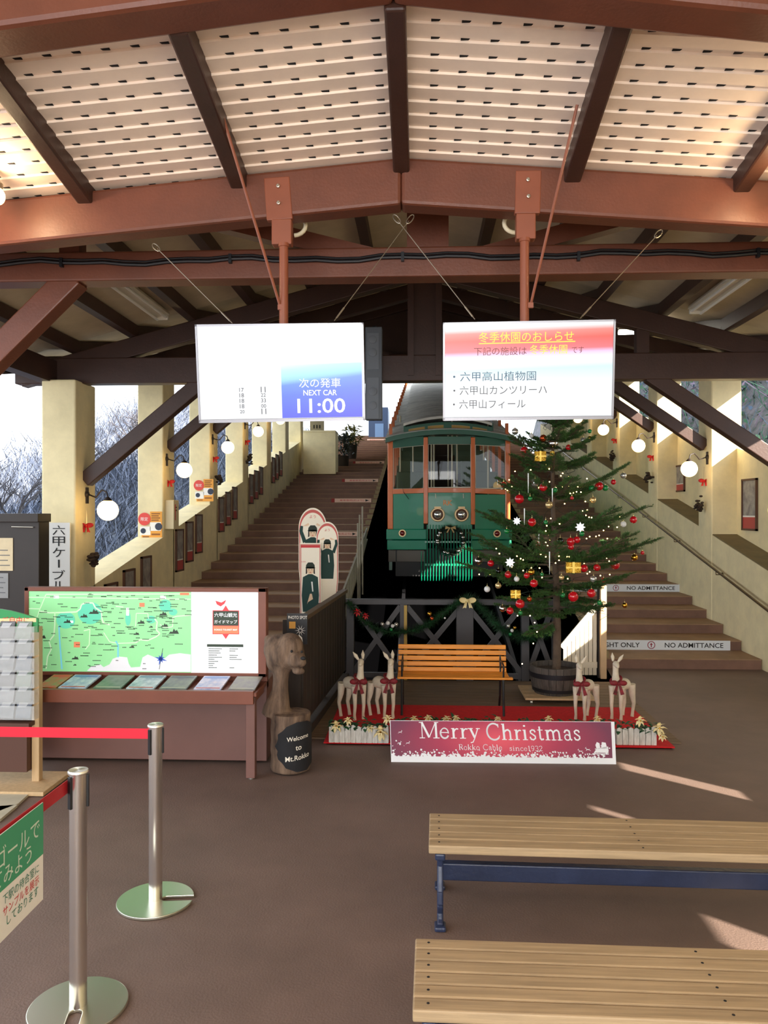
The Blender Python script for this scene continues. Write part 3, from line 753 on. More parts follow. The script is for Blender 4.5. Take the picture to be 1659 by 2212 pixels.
mb.poly([mm(x, y, .001) for x, y in ((1290,130),(1330,142),(1362,124),(1350,150),(1325,168),(1300,155))])
mb.poly([mm(x, y, .001) for x, y in ((1335,195),(1358,160),(1380,195))]); mb.poly([mm(x, y, .001) for x, y in ((1335,345),(1380,345),(1358,378))])
mb.poly([mm(x, y, .0005) for x, y in ((1272,192),(1445,192),(1445,347),(1272,347))])
mb.use(M_mdark); mb.poly([mm(x, y, .001) for x, y in ((1277,197),(1440,197),(1440,290),(1277,290))])
mb.use(M_morange); mb.poly([mm(x, y, .001) for x, y in ((1277,293),(1440,293),(1440,342),(1277,342))])
for s_, y_ in (('六甲山観光', 222), ('ガイドマップ', 266), ('ROKKO TOURIST MAP', 317)): write(lg, M_mapw, s_, mm(1358, y_, .0018), X_, Z_, w=pw*148/1502)
mb.use(M_mdark); mb.poly([mm(x, y, .001) for x, y in ((1236,410),(1472,410),(1472,428),(1236,428))])
for i in range(10):
    for xa in (1246, 1382):
        if xa == 1382 and i in (2, 6, 7, 8): continue
        w = rr.uniform(35, 95)
        for k in range(int(w/8)): mb.poly([mm(xa+8*k, 437+13.5*i, .001), mm(xa+8*k+6.5, 437+13.5*i, .001), mm(xa+8*k+6.5, 443+13.5*i, .001), mm(xa+8*k, 443+13.5*i, .001)])
obj('legend_print', mb, lg, norm=False)
zs = 0.655
mb = MB(M_cabf); mb.box((x0-0.02, 5.80, zs-0.03), (x1+0.0, 6.2, zs)); obj('shelf', mb, t, bevel=0.004)
mb = MB(M_cabf); mb.box((x0-0.02, 5.785, zs-0.085), (x1-0.02, 5.83, zs+0.012)); mb.box((x1-0.06, 5.8, zs-0.085), (x1-0.02, 6.2, zs-0.01)); obj('shelf_rail', mb, t, bevel=0.004)
lx = F(542, 1683).x
mb = MB(M_cab); mb.box((lx-0.034, 5.82, 0.012), (lx+0.034, 5.89, zs-0.02)); leg = obj('leg', mb, t, bevel=0.004)
mb = MB(M_steel); mb.lathe([(0.022, 0), (0.022, 0.012)], 14, (lx, 5.855, 0)); obj('foot', mb, leg)
# leaflets on the shelf
def printm(n, a, b, sc=14): return mat(n, a, 0.35, col2=b, scale=sc, detail=8)
leafs = [(44, 47, (90,150,90), (214,60,40), 'red and green leaflet at the rack end of the map shelf'),
 (95, 64, (230,236,244), (96,140,200), 'white and sky-blue leaflet, second on the map shelf from the rack'),
 (175, 64, (64,104,76), (120,140,120), 'dark green leaflet on the map shelf'),
 (250, 64, (226,234,240), (110,150,170), 'white leaflet with a mountain photo, between green and grey ones on the shelf'),
 (325, 62, (140,150,130), (90,100,110), 'grey-green leaflet with a pale stripe on the map shelf'),
 (403, 62, (238,228,234), (130,160,214), 'white and pink leaflet under the bird logo of the map'),
 (481, 60, (120,116,128), (150,150,130), 'greyish purple leaflet nearest the bear carving on the shelf')]
for px, w, a, b, lab in leafs:
    p = F(px, 1497, 0.68); wd = w*p.y/1700
    o = Vector((p.x, 5.845, zs + 0.004)); tilt = 0.12
    v = Vector((0.0, math.cos(tilt), math.sin(tilt))); n = Vector((0, -math.sin(tilt), math.cos(tilt)))
    t2 = thing('leaflet', lab, 'leaflet', o, 'leaflets on the map shelf')
    q = lambda s, r, h=0: o + X_*(s*wd) + v*(r*0.30) + n*h
    mb = MB(printm('leaf_%d' % px, a, b)); mb.hexa([q(0,0), q(1,0), q(1,1), q(0,1), q(0,0,.012), q(1,0,.012), q(1,1,.012), q(0,1,.012)]); obj('pages', mb, t2)
    mb = MB(mat('leaf_band_%d' % px, b, 0.4)); mb.poly([q(.06,.80,.0126), q(.94,.80,.0126), q(.94,.95,.0126), q(.06,.95,.0126)])
    mb.use(mat('leaf_foot_%d' % px, (200,80,70) if px in (95,250,403,44) else (180,180,160), 0.4)); mb.poly([q(.06,.04,.0126), q(.94,.04,.0126), q(.94,.10,.0126), q(.06,.10,.0126)]); obj('cover_print', mb, t2, norm=False)
# ================================================================ bear carving with a chalkboard
M_log = mat('weathered_log', (132, 108, 88), 0.85, col2=(62, 46, 37), scale=5, stretch=(3, 3, 0.6), bump=0.8, bscale=14)
M_logend = mat('log_bleached', (168, 148, 124), 0.85, vary=0.2, scale=6)
c = F(622, 1675); c.y += 0.12
R = 0.153
t = thing('bear_carving', 'weathered wooden bear carving on a log with a chalkboard oval, beside the map counter', 'carving', c)
def lobe(mb, px, py, dy, r, sc=(1,1,1)):
    p = P(px, py, c.y + dy); mb.ball(p, r, 20, 14, sc); return p
mb = MB(M_log)
prof = []
for i in range(13):
    z = 0.012 + 0.44*i/12
    prof.append((R*(1 + 0.02*math.sin(i*1.7)), z))
mb.lathe([(0.001, 0.0)] + prof + [(0.001, 0.46)], 40, c)
nk = [(596,1545,.02,.115), (598,1530,.02,.105), (602,1512,.0,.085), (605,1490,.0,.064), (606,1470,0,.060), (607,1452,0,.066), (609,1435,0,.085)]
mb.tube([P(x, y, c.y + d) for x, y, d, r in nk], [r for *_, r in nk], 24)
lobe(mb, 617, 1412, .02, .138, (1.06, 1, 1.0)); lobe(mb, 604, 1402, .03, .125, (1, 1, .95)); lobe(mb, 626, 1396, -.01, .105)
lobe(mb, 640, 1424, -.07, .075, (1, 1.1, .9)); lobe(mb, 648, 1430, -.10, .05, (1, 1.1, .85)); lobe(mb, 645, 1450, -.075, .042, (1.2, 1, .6))
lobe(mb, 582, 1383, .03, .045, (1, .6, 1)); lobe(mb, 638, 1384, .02, .042, (1, .6, 1)); lobe(mb, 592, 1425, .0, .075, (.8, 1, 1.3))
me = moved(remesh(mb, 0.011, M_log, 3), c)
for v in me.vertices:
    n = mnoise.noise(Vector((v.co.x*30, v.co.y*30, v.co.z*5))) * 0.004; h = Vector((v.co.x, v.co.y, 0))
    if h.length > 1e-3: v.co += h.normalized()*n
o = obj('body', me, t)
mb = MB(M_ink); p = P(655, 1422, c.y - .165); mb.ball(p, .018, 12, 8, (1.2, .7, .8)); obj('nose', mb, t, sm=60)
mb = MB(M_ink)
for x, y in ((630, 1407), (652, 1408)): mb.ball(P(x, y, c.y - .125), .010, 10, 8)
obj('eye', mb, t, sm=60)
M_chalk = mat('chalkboard', (22, 22, 26), 0.8, vary=0.3, scale=9)
a0 = -PI/2 + 0.74                        # the oval faces a little to the far side
def cyl(s, z, r): return c + Vector((r*math.cos(a0 + s/R), r*math.sin(a0 + s/R), z))
mb = MB(M_chalk); N = 36; ring = []
rows = []
for j in range(13):
    z = 0.035 + 0.375*j/12; hw = (0.20 + .012*math.sin(j*2.3))*math.sqrt(max(0, 1 - ((z-0.222)/0.192)**2))
    rows.append([cyl(hw*(2*i/16-1), z, R+0.0105) for i in range(17)])
vs = [p for r in rows for p in r]; mb.add(vs, [(j*17+i, j*17+i+1, (j+1)*17+i+1, (j+1)*17+i) for j in range(12) for i in range(16)])
obj('chalkboard', mb, t, sm=60, norm=False)
M_chalkw = mat('chalk', (226, 220, 206), 0.9)
for s, z, w in (('Welcome', .275, .17), ('to', .20, .045), ('Mt.Rokko', .125, .19)):
    vs, fs, tw, th = text_mesh(s); k = w/tw
    mb = MB(M_chalkw); mb.add([cyl((x-tw/2)*k - 0.03, z + y*k*1.1 + (x-tw/2)*k*0.12, R+0.0118) for x, y in vs], fs); obj('chalk_writing', mb, t, norm=False)
# ================================================================ leaflet rack and boards at the edge
M_pine = mat('pale_pine', (198, 168, 126), 0.6, vary=0.12, scale=4, stretch=(8, 8, 1))
rx1 = -2.78; rx0 = -3.75
t = thing('leaflet_rack', 'wooden leaflet rack with clear pockets and a green header, beside the map counter', 'rack', ((rx0+rx1)/2, 5.62, 0))
mb = MB(M_pine)
mb.box((rx1-0.055, 5.62, 0.03), (rx1-0.0, 5.68, 1.16)); obj('post', mb, t, bevel=0.004)
mb = MB(M_pine); mb.box((rx0, 5.62, 0.03), (rx0+0.055, 5.68, 1.16)); obj('post', mb, t, bevel=0.004)
mb = MB(M_pine); mb.box((rx0-0.05, 5.40, 0.005), (rx1+0.14, 5.85, 0.035)); obj('base', mb, t, bevel=0.004)
mb = MB(mat('rack_back', (60, 44, 38), 0.7)); mb.box((rx0+0.05, 5.655, 0.35), (rx1-0.055, 5.67, 1.12)); obj('back_board', mb, t)
mb = MB(mat('rack_shelf', (84, 52, 40), 0.6)); mb.box((rx0+0.05, 5.56, 0.12), (rx1-0.06, 5.64, 0.45)); mb.box((rx0+0.05, 5.53, 0.45), (rx1-0.03, 5.66, 0.48)); obj('lower_shelf', mb, t)
mb = MB(mat('header_green', (46, 150, 84), 0.35)); hz = 1.125
pts = [(rx0, 5.60, hz), (rx1+0.0, 5.60, hz)] + [(rx1 - (rx1-rx0)*i/14, 5.60, hz + 0.10 + 0.07*math.sin(PI*(0.5*min(1, i/5)))) for i in range(15)]
mb.prism(pts, (0, 0.02, 0)); hd = obj('header_board', mb, t)
mb = MB(mat('header_stripe', (226, 214, 160), 0.5)); mb.poly([(rx0, 5.598, hz+0.055), (rx1-0.01, 5.598, hz+0.075), (rx1-0.01, 5.598, hz+0.105), (rx0, 5.598, hz+0.085)]); obj('header_stripe', mb, hd, norm=False)
mb = MB(M_redink); text(mb, 'ご自由に', (rx1-0.16, 5.597, hz+0.088), X_, Z_, w=0.2); obj('lettering', mb, hd, norm=False)
M_clear = bpy.data.materials.new('clear_acrylic'); M_clear.use_nodes = True; MATS['clear_acrylic'] = M_clear
_n = M_clear.node_tree; _b = _n.nodes['Principled BSDF']; _b.inputs['Base Color'].default_value = (.9, .93, .93, 1); _b.inputs['Alpha'].default_value = 0.22; _b.inputs['Roughness'].default_value = 0.1
for k in range(6):
    z = 0.53 + 0.115*k
    mb = MB(M_clear); mb.box((rx0+0.06, 5.545, z-0.03), (rx1-0.0, 5.549, z+0.07)); mb.box((rx1-0.003, 5.55, z-0.03), (rx1, 5.62, z+0.07)); obj('pocket', mb, t)
rr = random.Random(11)
pal = [((50,66,92),(130,136,144)), ((150,152,156),(80,88,98)), ((70,78,74),(120,126,126)), ((100,106,112),(160,160,164)), ((76,104,80),(140,150,140)), ((60,56,54),(120,120,126))]
names = ['blue and white', 'white', 'grey-green', 'pale grey', 'mint green', 'dark grey']
for k in range(6):
    for i in range(2):
        a, b = pal[(k*2+i) % 6]; z = 0.53 + 0.115*k; x = rx1 - 0.02 - 0.125*(i+1)
        pos = Vector((x, 5.60, z))
        t2 = thing('brochure', '%s brochure in the %s rack row, %s the pine post' % (names[(k*2+i) % 6], ['lowest', 'second lowest', 'third lowest', 'third highest', 'second highest', 'top'][k], 'next to' if i == 0 else 'second from'), 'brochure', pos, 'brochures in the leaflet rack')
        mb = MB(printm('broch_%d' % ((k*2+i) % 6), a, b, 22)); mb.hexa([pos + Vector(p) for p in ((0,-.045,-.02),(.11,-.045,-.02),(.11,-.03,-.02),(0,-.03,-.02),(0,-.01,.10),(.11,-.01,.10),(.11,.005,.10),(0,.005,.10))]); obj('pages', mb, t2)
        mb = MB(mat('broch_white', (176, 178, 182), 0.4)); mb.poly([pos + Vector(p) for p in ((.01,-.0265,.055),(.07,-.0265,.055),(.09,-.0165,.09),(.02,-.0165,.09))]); obj('cover_print', mb, t2, norm=False)
# low pale boards on the floor
for j, (cs, lab) in enumerate((((( -60,1712),(84,1694),(40,1735),(-60,1775)), 'pale board lying on the floor at the foot of the leaflet rack'), (((-60,1745),(38,1738),(2,1768),(-60,1800)), 'short pale board lying nearer than the board by the rack'))):
    q = [F(x, y, 0.02) for x, y in cs]; o = sum(q, Vector())/4; o.z = 0
    mb = MB(mat('pale_board', (186, 178, 156), 0.5, vary=0.1)); mb.prism([p - Vector((0,0,.018)) for p in q], (0, 0, 0.018)); solo('floor_board', mb, o, lab, 'board')
# dark notice cabinet, its papers, and the name banner on the first column
M_cabd = mat('dark_cabinet', (44, 34, 28), 0.5, vary=0.1)
xa, xb = -4.55, P(84, 1120, 7.62).x
t = thing('notice_cabinet', 'tall dark brown notice cabinet behind the map counter', 'cabinet', ((xa+xb)/2, 7.8, 0))
mb = MB(M_cabd); mb.box((xa, 7.62, 0), (xb, 7.84, 1.94)); obj('body', mb, t, bevel=0.006)
mb = MB(M_cabd); mb.box((xa, 7.58, 1.90), (xb+0.01, 7.86, 1.985)); obj('top_board', mb, t, bevel=0.006)
mb = MB(M_bolt); a = P(25, 1138, 7.6); b = P(72, 1139, 7.6); mb.tube([a, b], 0.006, 8); obj('handle', mb, t)
for (x0_, y0_, x1_, y1_, cc, lab) in ((-30,1162,28,1233,(214,196,160),'cream paper pinned high on the dark notice cabinet'), (-30,1238,18,1292,(150,150,150),'grey printed sheet below the cream paper on the dark cabinet')):
    a, b = P(x0_, y0_, 7.615), P(x1_, y1_, 7.615); mb = MB(mat('pinned_%d' % y0_, cc, .7, vary=.1)); mb.box((a.x, 7.612, b.z), (b.x, 7.618, a.z))
    mb.use(M_grey)
    for k in range(4): mb.box((a.x + .1, 7.610, b.z + .05 + .05*k), (b.x - .03 - .02*(k % 2), 7.612, b.z + .058 + .05*k))
    solo('pinned_paper', mb, ((a.x+b.x)/2, 7.615, (a.z+b.z)/2), lab, 'notice', 'papers pinned on the notice cabinet')
a, b = P(105, 1129, 8.79), P(152, 1290, 8.79); b.z = 0.55
t = thing('name_banner', 'white upright banner with brushed black writing on the first column behind the map', 'banner', ((a.x+b.x)/2, 8.79, b.z))
mb = MB(M_paper); mb.box((a.x, 8.775, b.z), (b.x, 8.80, a.z)); obj('board', mb, t)
mb = MB(M_ink); z = a.z - 0.085
for ch in '六甲ケーブル':
    if ch == 'ー': mb.box(((a.x+b.x)/2-0.009, 8.772, z-0.045), ((a.x+b.x)/2+0.009, 8.774, z+0.045))
    else: text(mb, ch, ((a.x+b.x)/2, 8.772, z), X_, Z_, w=0.145, h=0.108)
    z -= 0.127
obj('lettering', mb, t, norm=False)
# ================================================================ Christmas corner
M_carpet = mat('red_carpet', (206, 22, 30), 0.95, vary=0.15, scale=30)
a = F(705, 1609); b = F(760, 1526)
cx0, cx1, cy0, cy1 = -0.83, 2.14, a.y, b.y
mb = MB(M_carpet); mb.box((cx0, cy0, 0.012), (cx1, cy1, 0.022)); solo('red_carpet', mb, (0.65, (cy0+cy1)/2, 0), 'red carpet under the park bench and wooden deer', 'carpet')
mb = MB(M_black); mb.box((cx0+.02, cy0+.02, 0), (cx1-.02, cy1-.02, 0.012)); S(mb, 'floor_carpet_underlay')
CZ = 0.022
# ---- sign ------------------------------------------------------------------
bl = F(845, 1646); br = F(1331, 1651); lean = 0.16
tl = P(842, 1556, bl.y + lean); tr = P(1327, 1559, br.y + lean)
t = thing('christmas_sign', 'long red Merry Christmas sign with a white snow edge, standing before the carpet', 'sign', (bl + br)/2)
m = lambda u, v, d=0: (tl*(1-u) + tr*u)*(1-v) + (bl*(1-u) + br*u)*v + sn*d
sux = (br - bl).normalized(); suy = (tl - bl).normalized(); sn = sux.cross(suy).normalized()
if sn.y > 0: sn = -sn
def hx(mb, u0, v0, u1, v1, d0, d1): mb.hexa([m(u0,v0,d0), m(u1,v0,d0), m(u1,v1,d0), m(u0,v1,d0), m(u0,v0,d1), m(u1,v0,d1), m(u1,v1,d1), m(u0,v1,d1)])
M_signw = mat('sign_white', (236, 240, 246), 0.5)
mb = MB(M_signw); hx(mb, 0, 0, 1, 1, -0.02, 0); obj('board', mb, t)
def radial(name, c0, c1, c2):
    mm_ = bpy.data.materials.new(name); mm_.use_nodes = True; MATS[name] = mm_; nt = mm_.node_tree; N = nt.nodes; L = nt.links
    tc = N.new('ShaderNodeTexCoord'); mp = N.new('ShaderNodeMapping'); mp.inputs['Scale'].default_value = (1.05, 1, 3.2); mp.inputs['Location'].default_value = (0.02, 0, -0.5)
    g = N.new('ShaderNodeTexGradient'); g.gradient_type = 'SPHERICAL'; rp = N.new('ShaderNodeValToRGB')
    L.new(tc.outputs['Object'], mp.inputs[0]); L.new(mp.outputs[0], g.inputs[0]); L.new(g.outputs['Fac'], rp.inputs[0]); L.new(rp.outputs[0], N['Principled BSDF'].inputs['Base Color'])
    e = rp.color_ramp.elements; e[0].position = 0.05; e[0].color = lin(c0); e[1].position = 0.95; e[1].color = lin(c2); x = e.new(0.5); x.color = lin(c1)
    N['Principled BSDF'].inputs['Roughness'].default_value = 0.5; return mm_
M_signr = radial('sign_red_print', (116, 56, 84), (176, 58, 90), (238, 94, 112))
mb = MB(M_signr); mb.poly([m(.003,.012,.001), m(.985,.012,.001), m(.985,.86,.001), m(.003,.86,.001)]); pr = obj('red_print', mb, t, norm=False)
# serif letters drawn as strokes: (polyline, width) on a 0..1 high grid
def serif(ch):
    k, n, h = .13, .055, .05                      # thick, thin, serif height
    S_ = lambda x, y, w=.30: ([(x-w/2, y), (x+w/2, y)], h)
    arc = lambda cx, cy, rx, ry, a0, a1, w0, n_=14: ([(cx+rx*math.cos(math.radians(a0+(a1-a0)*i/n_)), cy+ry*math.sin(math.radians(a0+(a1-a0)*i/n_))) for i in range(n_+1)], w0)
    X = .64
    return {
     'M': (1.05, [([(.14,0),(.14,1)], n), ([(.14,1),(.52,.05)], k), ([(.52,.05),(.90,1)], n), ([(.91,0),(.91,1)], k), S_(.14,.02), S_(.91,.02,.34), S_(.10,.98,.22), S_(.94,.98,.24)]),
     'e': (.56, [([(.06,.36),(.48,.36)], n), arc(.28,.32,.21,.31,0,180,.07), arc(.28,.32,.22,.31,150,330,.10)]),
     'r': (.46, [([(.17,0),(.17,X)], k), S_(.17,.02,.32), ([(.05,X-.03),(.20,X-.03)], h), ([(.2,.42),(.27,.55),(.35,.60),(.43,.58)], .08)]),
     'y': (.60, [([(.10,X),(.31,.06)], k), ([(.52,X),(.30,.0),(.20,-.22),(.08,-.25)], .06), S_(.10,X-.02,.28), S_(.52,X-.02,.22)]),
     'C': (.86, [arc(.47,.5,.40,.50,50,310,.105,26), ([(.74,.76),(.74,.98)], n), ([(.74,.10),(.78,.26)], n)]),
     'h': (.68, [([(.15,0),(.15,1)], k), S_(.15,.02,.28), ([(.03,.97),(.16,.97)], h), ([(.16,.46),(.28,.59),(.40,.62),(.50,.54),(.52,.42),(.52,0)], .10), S_(.53,.02,.28)]),
     'i': (.34, [([(.16,0),(.16,X)], k), S_(.16,.02,.30), ([(.04,X-.03),(.18,X-.03)], h), ([(.155,.82),(.165,.92)], .13)]),
     's': (.46, [([(.38,.50),(.34,.60),(.22,.63),(.11,.55),(.12,.44),(.25,.34),(.37,.24),(.37,.11),(.25,.02),(.12,.05),(.07,.18)], .085)]),
     't': (.40, [([(.16,.82),(.16,.12),(.22,.03),(.34,.06)], .10), ([(.03,X-.02),(.34,X-.02)], h)]),
     'm': (1.02, [([(.15,0),(.15,X)], k), S_(.15,.02,.28), ([(.03,X-.03),(.16,X-.03)], h), ([(.16,.46),(.27,.59),(.38,.62),(.47,.54),(.49,.42),(.49,0)], .10), S_(.50,.02,.28), ([(.5,.46),(.62,.59),(.73,.62),(.82,.54),(.84,.42),(.84,0)], .10), S_(.85,.02,.28)]),
     'a': (.54, [([(.10,.48),(.16,.60),(.28,.63),(.38,.56),(.39,.44),(.39,.08),(.48,.02)], .10), arc(.24,.18,.15,.17,20,340,.075)]),
     'R': (.74, [([(.15,0),(.15,1)], k), S_(.15,.02,.30), ([(.03,.97),(.4,.97)], h), arc(.36,.74,.22,.235,-90,90,.10), ([(.15,.51),(.36,.51)], n), ([(.36,.5),(.66,.02)], k)]),
     'o': (.58, [arc(.29,.31,.22,.31,0,360,.09,24)]),
     'k': (.64, [([(.15,0),(.15,1)], k), S_(.15,.02,.28), ([(.17,.28),(.5,.62)], n), ([(.27,.38),(.54,.02)], .11), S_(.52,.02,.24), S_(.5,.61,.2)]),
     'b': (.60, [([(.13,.02),(.13,1)], .11), ([(.02,.97),(.14,.97)], h), arc(.31,.31,.20,.30,-160,160,.09,20)]),
     'l': (.34, [([(.16,0),(.16,1)], k), S_(.16,.02,.30), ([(.04,.97),(.17,.97)], h)]),
     'n': (.68, [([(.15,0),(.15,X)], k), S_(.15,.02,.28), ([(.03,X-.03),(.16,X-.03)], h), ([(.16,.46),(.28,.59),(.40,.62),(.50,.54),(.52,.42),(.52,0)], .10), S_(.53,.02,.28)]),
     'c': (.50, [arc(.29,.31,.22,.31,45,320,.09,20)]),
     '1': (.44, [([(.22,0),(.22,1)], k), S_(.22,.02,.30), ([(.08,.86),(.22,.97)], n)]),
     '9': (.56, [arc(.27,.68,.20,.30,0,360,.08,22), ([(.47,.66),(.44,.32),(.32,.06),(.14,.02)], .09)]),
     '3': (.54, [arc(.24,.74,.20,.24,150,-80,.09,16), arc(.24,.26,.22,.25,80,-150,.09,16)]),
     '2': (.56, [arc(.27,.72,.21,.26,165,-30,.09,16), ([(.45,.60),(.08,.05)], .08), ([(.06,.04),(.48,.04)], .10)]),
     ' ': (.42, [])}[ch]
def serif_text(parent, s, u0, u1, vb, height, name='lettering', gap=.04):
    tot = sum(serif(c)[0] + gap for c in s); L = (br-bl).length; kx = (u1-u0)*L/tot; x = 0
    for c in s:
        w, st = serif(c)
        if st:
            mb = MB(M_signw)
            for pts, wd in st:
                for i, ((ax, ay), (bx, by)) in enumerate(zip(pts, pts[1:])):
                    pa = m(u0 + (x+ax)*kx/L, vb, .002) + suy*(ay*height); pb = m(u0 + (x+bx)*kx/L, vb, .002) + suy*(by*height)
                    d = (pb-pa); 
                    if d.length < 1e-6: continue
                    d.normalize(); q = sn.cross(d)*(wd*height/2); e = d*(wd*height*0.22 if len(pts) > 2 else 0)
                    mb.poly([pa-e-q, pb+e-q, pb+e+q, pa-e+q])
            obj(name, mb, parent, norm=False)
        x += w + gap
serif_text(pr, 'Merry', .132, .405, .43, .130); serif_text(pr, 'Christmas', .430, .855, .455, .130)
serif_text(pr, 'Rokko Cable', .305, .50, .70, .044); serif_text(pr, 'since1932', .53, .68, .71, .040)
mb = MB(M_signw); rr = random.Random(5); suz = 0.0
def blob(u, v, r, n=9, jag=.35):
    c = m(u, v, .0022 + suz); mb.poly([c + (sux*math.cos(2*PI*i/n) + suy*math.sin(2*PI*i/n))*r*(1 + rr.uniform(-jag, jag)) for i in range(n)])
for i in range(300):
    u = rr.uniform(.006, .98); e = min(u, .985-u); mx = .12 + .34*math.exp(-(e/.06)**2) + .07*abs(math.sin(u*37))
    v = .875 - rr.random()**1.6*mx; suz += 2e-6
    blob(u, v, rr.uniform(.003, .011) * (1.15 if v > .80 else .75))
obj('snow_print', mb, pr, norm=False, kind='stuff')
def deer_print(u, v, s, flip=1):
    o = m(u, v, .0026); f = lambda x, y: o + sux*(x*s*flip) + suy*(y*s)
    mb = MB(M_signw)
    for p in ([(-.5,.0),(.35,.12),(.42,.34),(-.42,.26)], [(.25,.2),(.42,.2),(.62,.62),(.45,.62)], [(.42,.55),(.85,.5),(.80,.64),(.5,.74)], [(.5,.7),(.42,1.0),(.47,1.0),(.57,.7)], [(-.5,.1),(-.85,-.25),(-.78,-.3),(-.36,.05)], [(.2,.1),(.55,-.2),(.62,-.14),(.38,.15)], [(-.45,.2),(-.65,.4),(-.55,.4),(-.4,.25)]):
        mb.poly([f(x, y) for x, y in p])
    obj('reindeer_print', mb, pr, norm=False)
for u, v in ((.045,.30),(.040,.56),(.078,.56)): deer_print(u, v, .022)
for u, v in ((.845,.72),(.878,.68)): deer_print(u, v, .026, -1)
mb = MB(M_signw); o = m(.935, .74, .0026)
for p in ([(-.055,0),(.06,0),(.065,.05),(-.03,.035)], [(-.03,.03),(.0,.03),(.0,.075),(-.02,.085),(-.035,.06)], [(.005,.03),(.055,.035),(.05,.08),(.02,.085)], [(-.07,-.012),(.06,-.012),(.06,-.005),(-.07,-.005)]):
    mb.poly([o + sux*x + suy*y for x, y in p])
obj('sleigh_print', mb, pr, norm=False)
mb = MB(M_iron)
for u in (.25, .75): mb.beam(m(u, .3, -.02), m(u, .3, -.02) + Vector((0, .16, -(m(u, .3).z) + CZ)), .02, .02)
obj('back_strut', mb, t)
# ---- park bench --------------------------------------------------------------
M_orange = mat('park_bench_slat', (222, 140, 40), 0.55, vary=0.2, scale=2.5, stretch=(1, 20, 20))
M_castiron = mat('cast_iron', (22, 24, 26), 0.45)
ft = F(865, 1545, CZ); by = ft.y
L0 = P(858, 1470, by).x; L1 = P(1102, 1470, by).x; sz_ = P(980, 1464, by).z
t = thing('park_bench', 'small park bench of orange slats with black iron legs on the red carpet', 'bench', ((L0+L1)/2, by+.15, CZ))
yb0 = by + 0.34
for k in range(5):
    ya_, z_ = yb0 + .012*k, P(980, 1446 - 12.2*k, yb0 + .012*k).z
    mb = MB(M_orange); mb.cbox(((L0+L1)/2, ya_, z_), (L1-L0, .018, .046), Matrix.Rotation(-.18, 3, 'X')); obj('back_slat', mb, t, bevel=.006)
for k in range(5):
    mb = MB(M_orange); mb.box((L0, by + .008 + .062*k, sz_-.02), (L1 + (.0 if k else .03), by + .06 + .062*k, sz_)); obj('seat_slat', mb, t, bevel=.005)
for x in (L0 + .045, L1 - .06):
    mb = MB(M_castiron)
    zt_ = P(980, 1393, yb0 + .06).z
    mb.tube([(x, by, CZ), (x, by + .02, CZ + .10), (x, by + .035, sz_ - .05), (x, by + .04, sz_ - .02)], .012, 8)
    mb.tube([(x, yb0 + .11, CZ), (x, yb0 + .03, CZ + .12), (x, yb0 - .01, sz_ - .03), (x, yb0 + .02, sz_ + .12), (x, yb0 + .075, zt_)], .012, 8)
    mb.beam((x, by + .03, sz_ - .03), (x, yb0 + .0, sz_ - .03), .022, .02); obj('leg', mb, t)
    mb = MB(M_castiron); az = sz_ + .11
    mb.tube([(x, yb0 + .01, az), (x, by + .12, az + .012), (x, by + .03, az), (x, by + .015, az - .035), (x, by + .035, az - .045), (x, by + .04, sz_ - .02)], .009, 8)
    mb.tube([(x, yb0 - .04 + .03*math.cos(a_*PI/6), az - .045 + .03*math.sin(a_*PI/6)) for a_ in range(12)], .006, 6, closed=True); obj('armrest', mb, t)
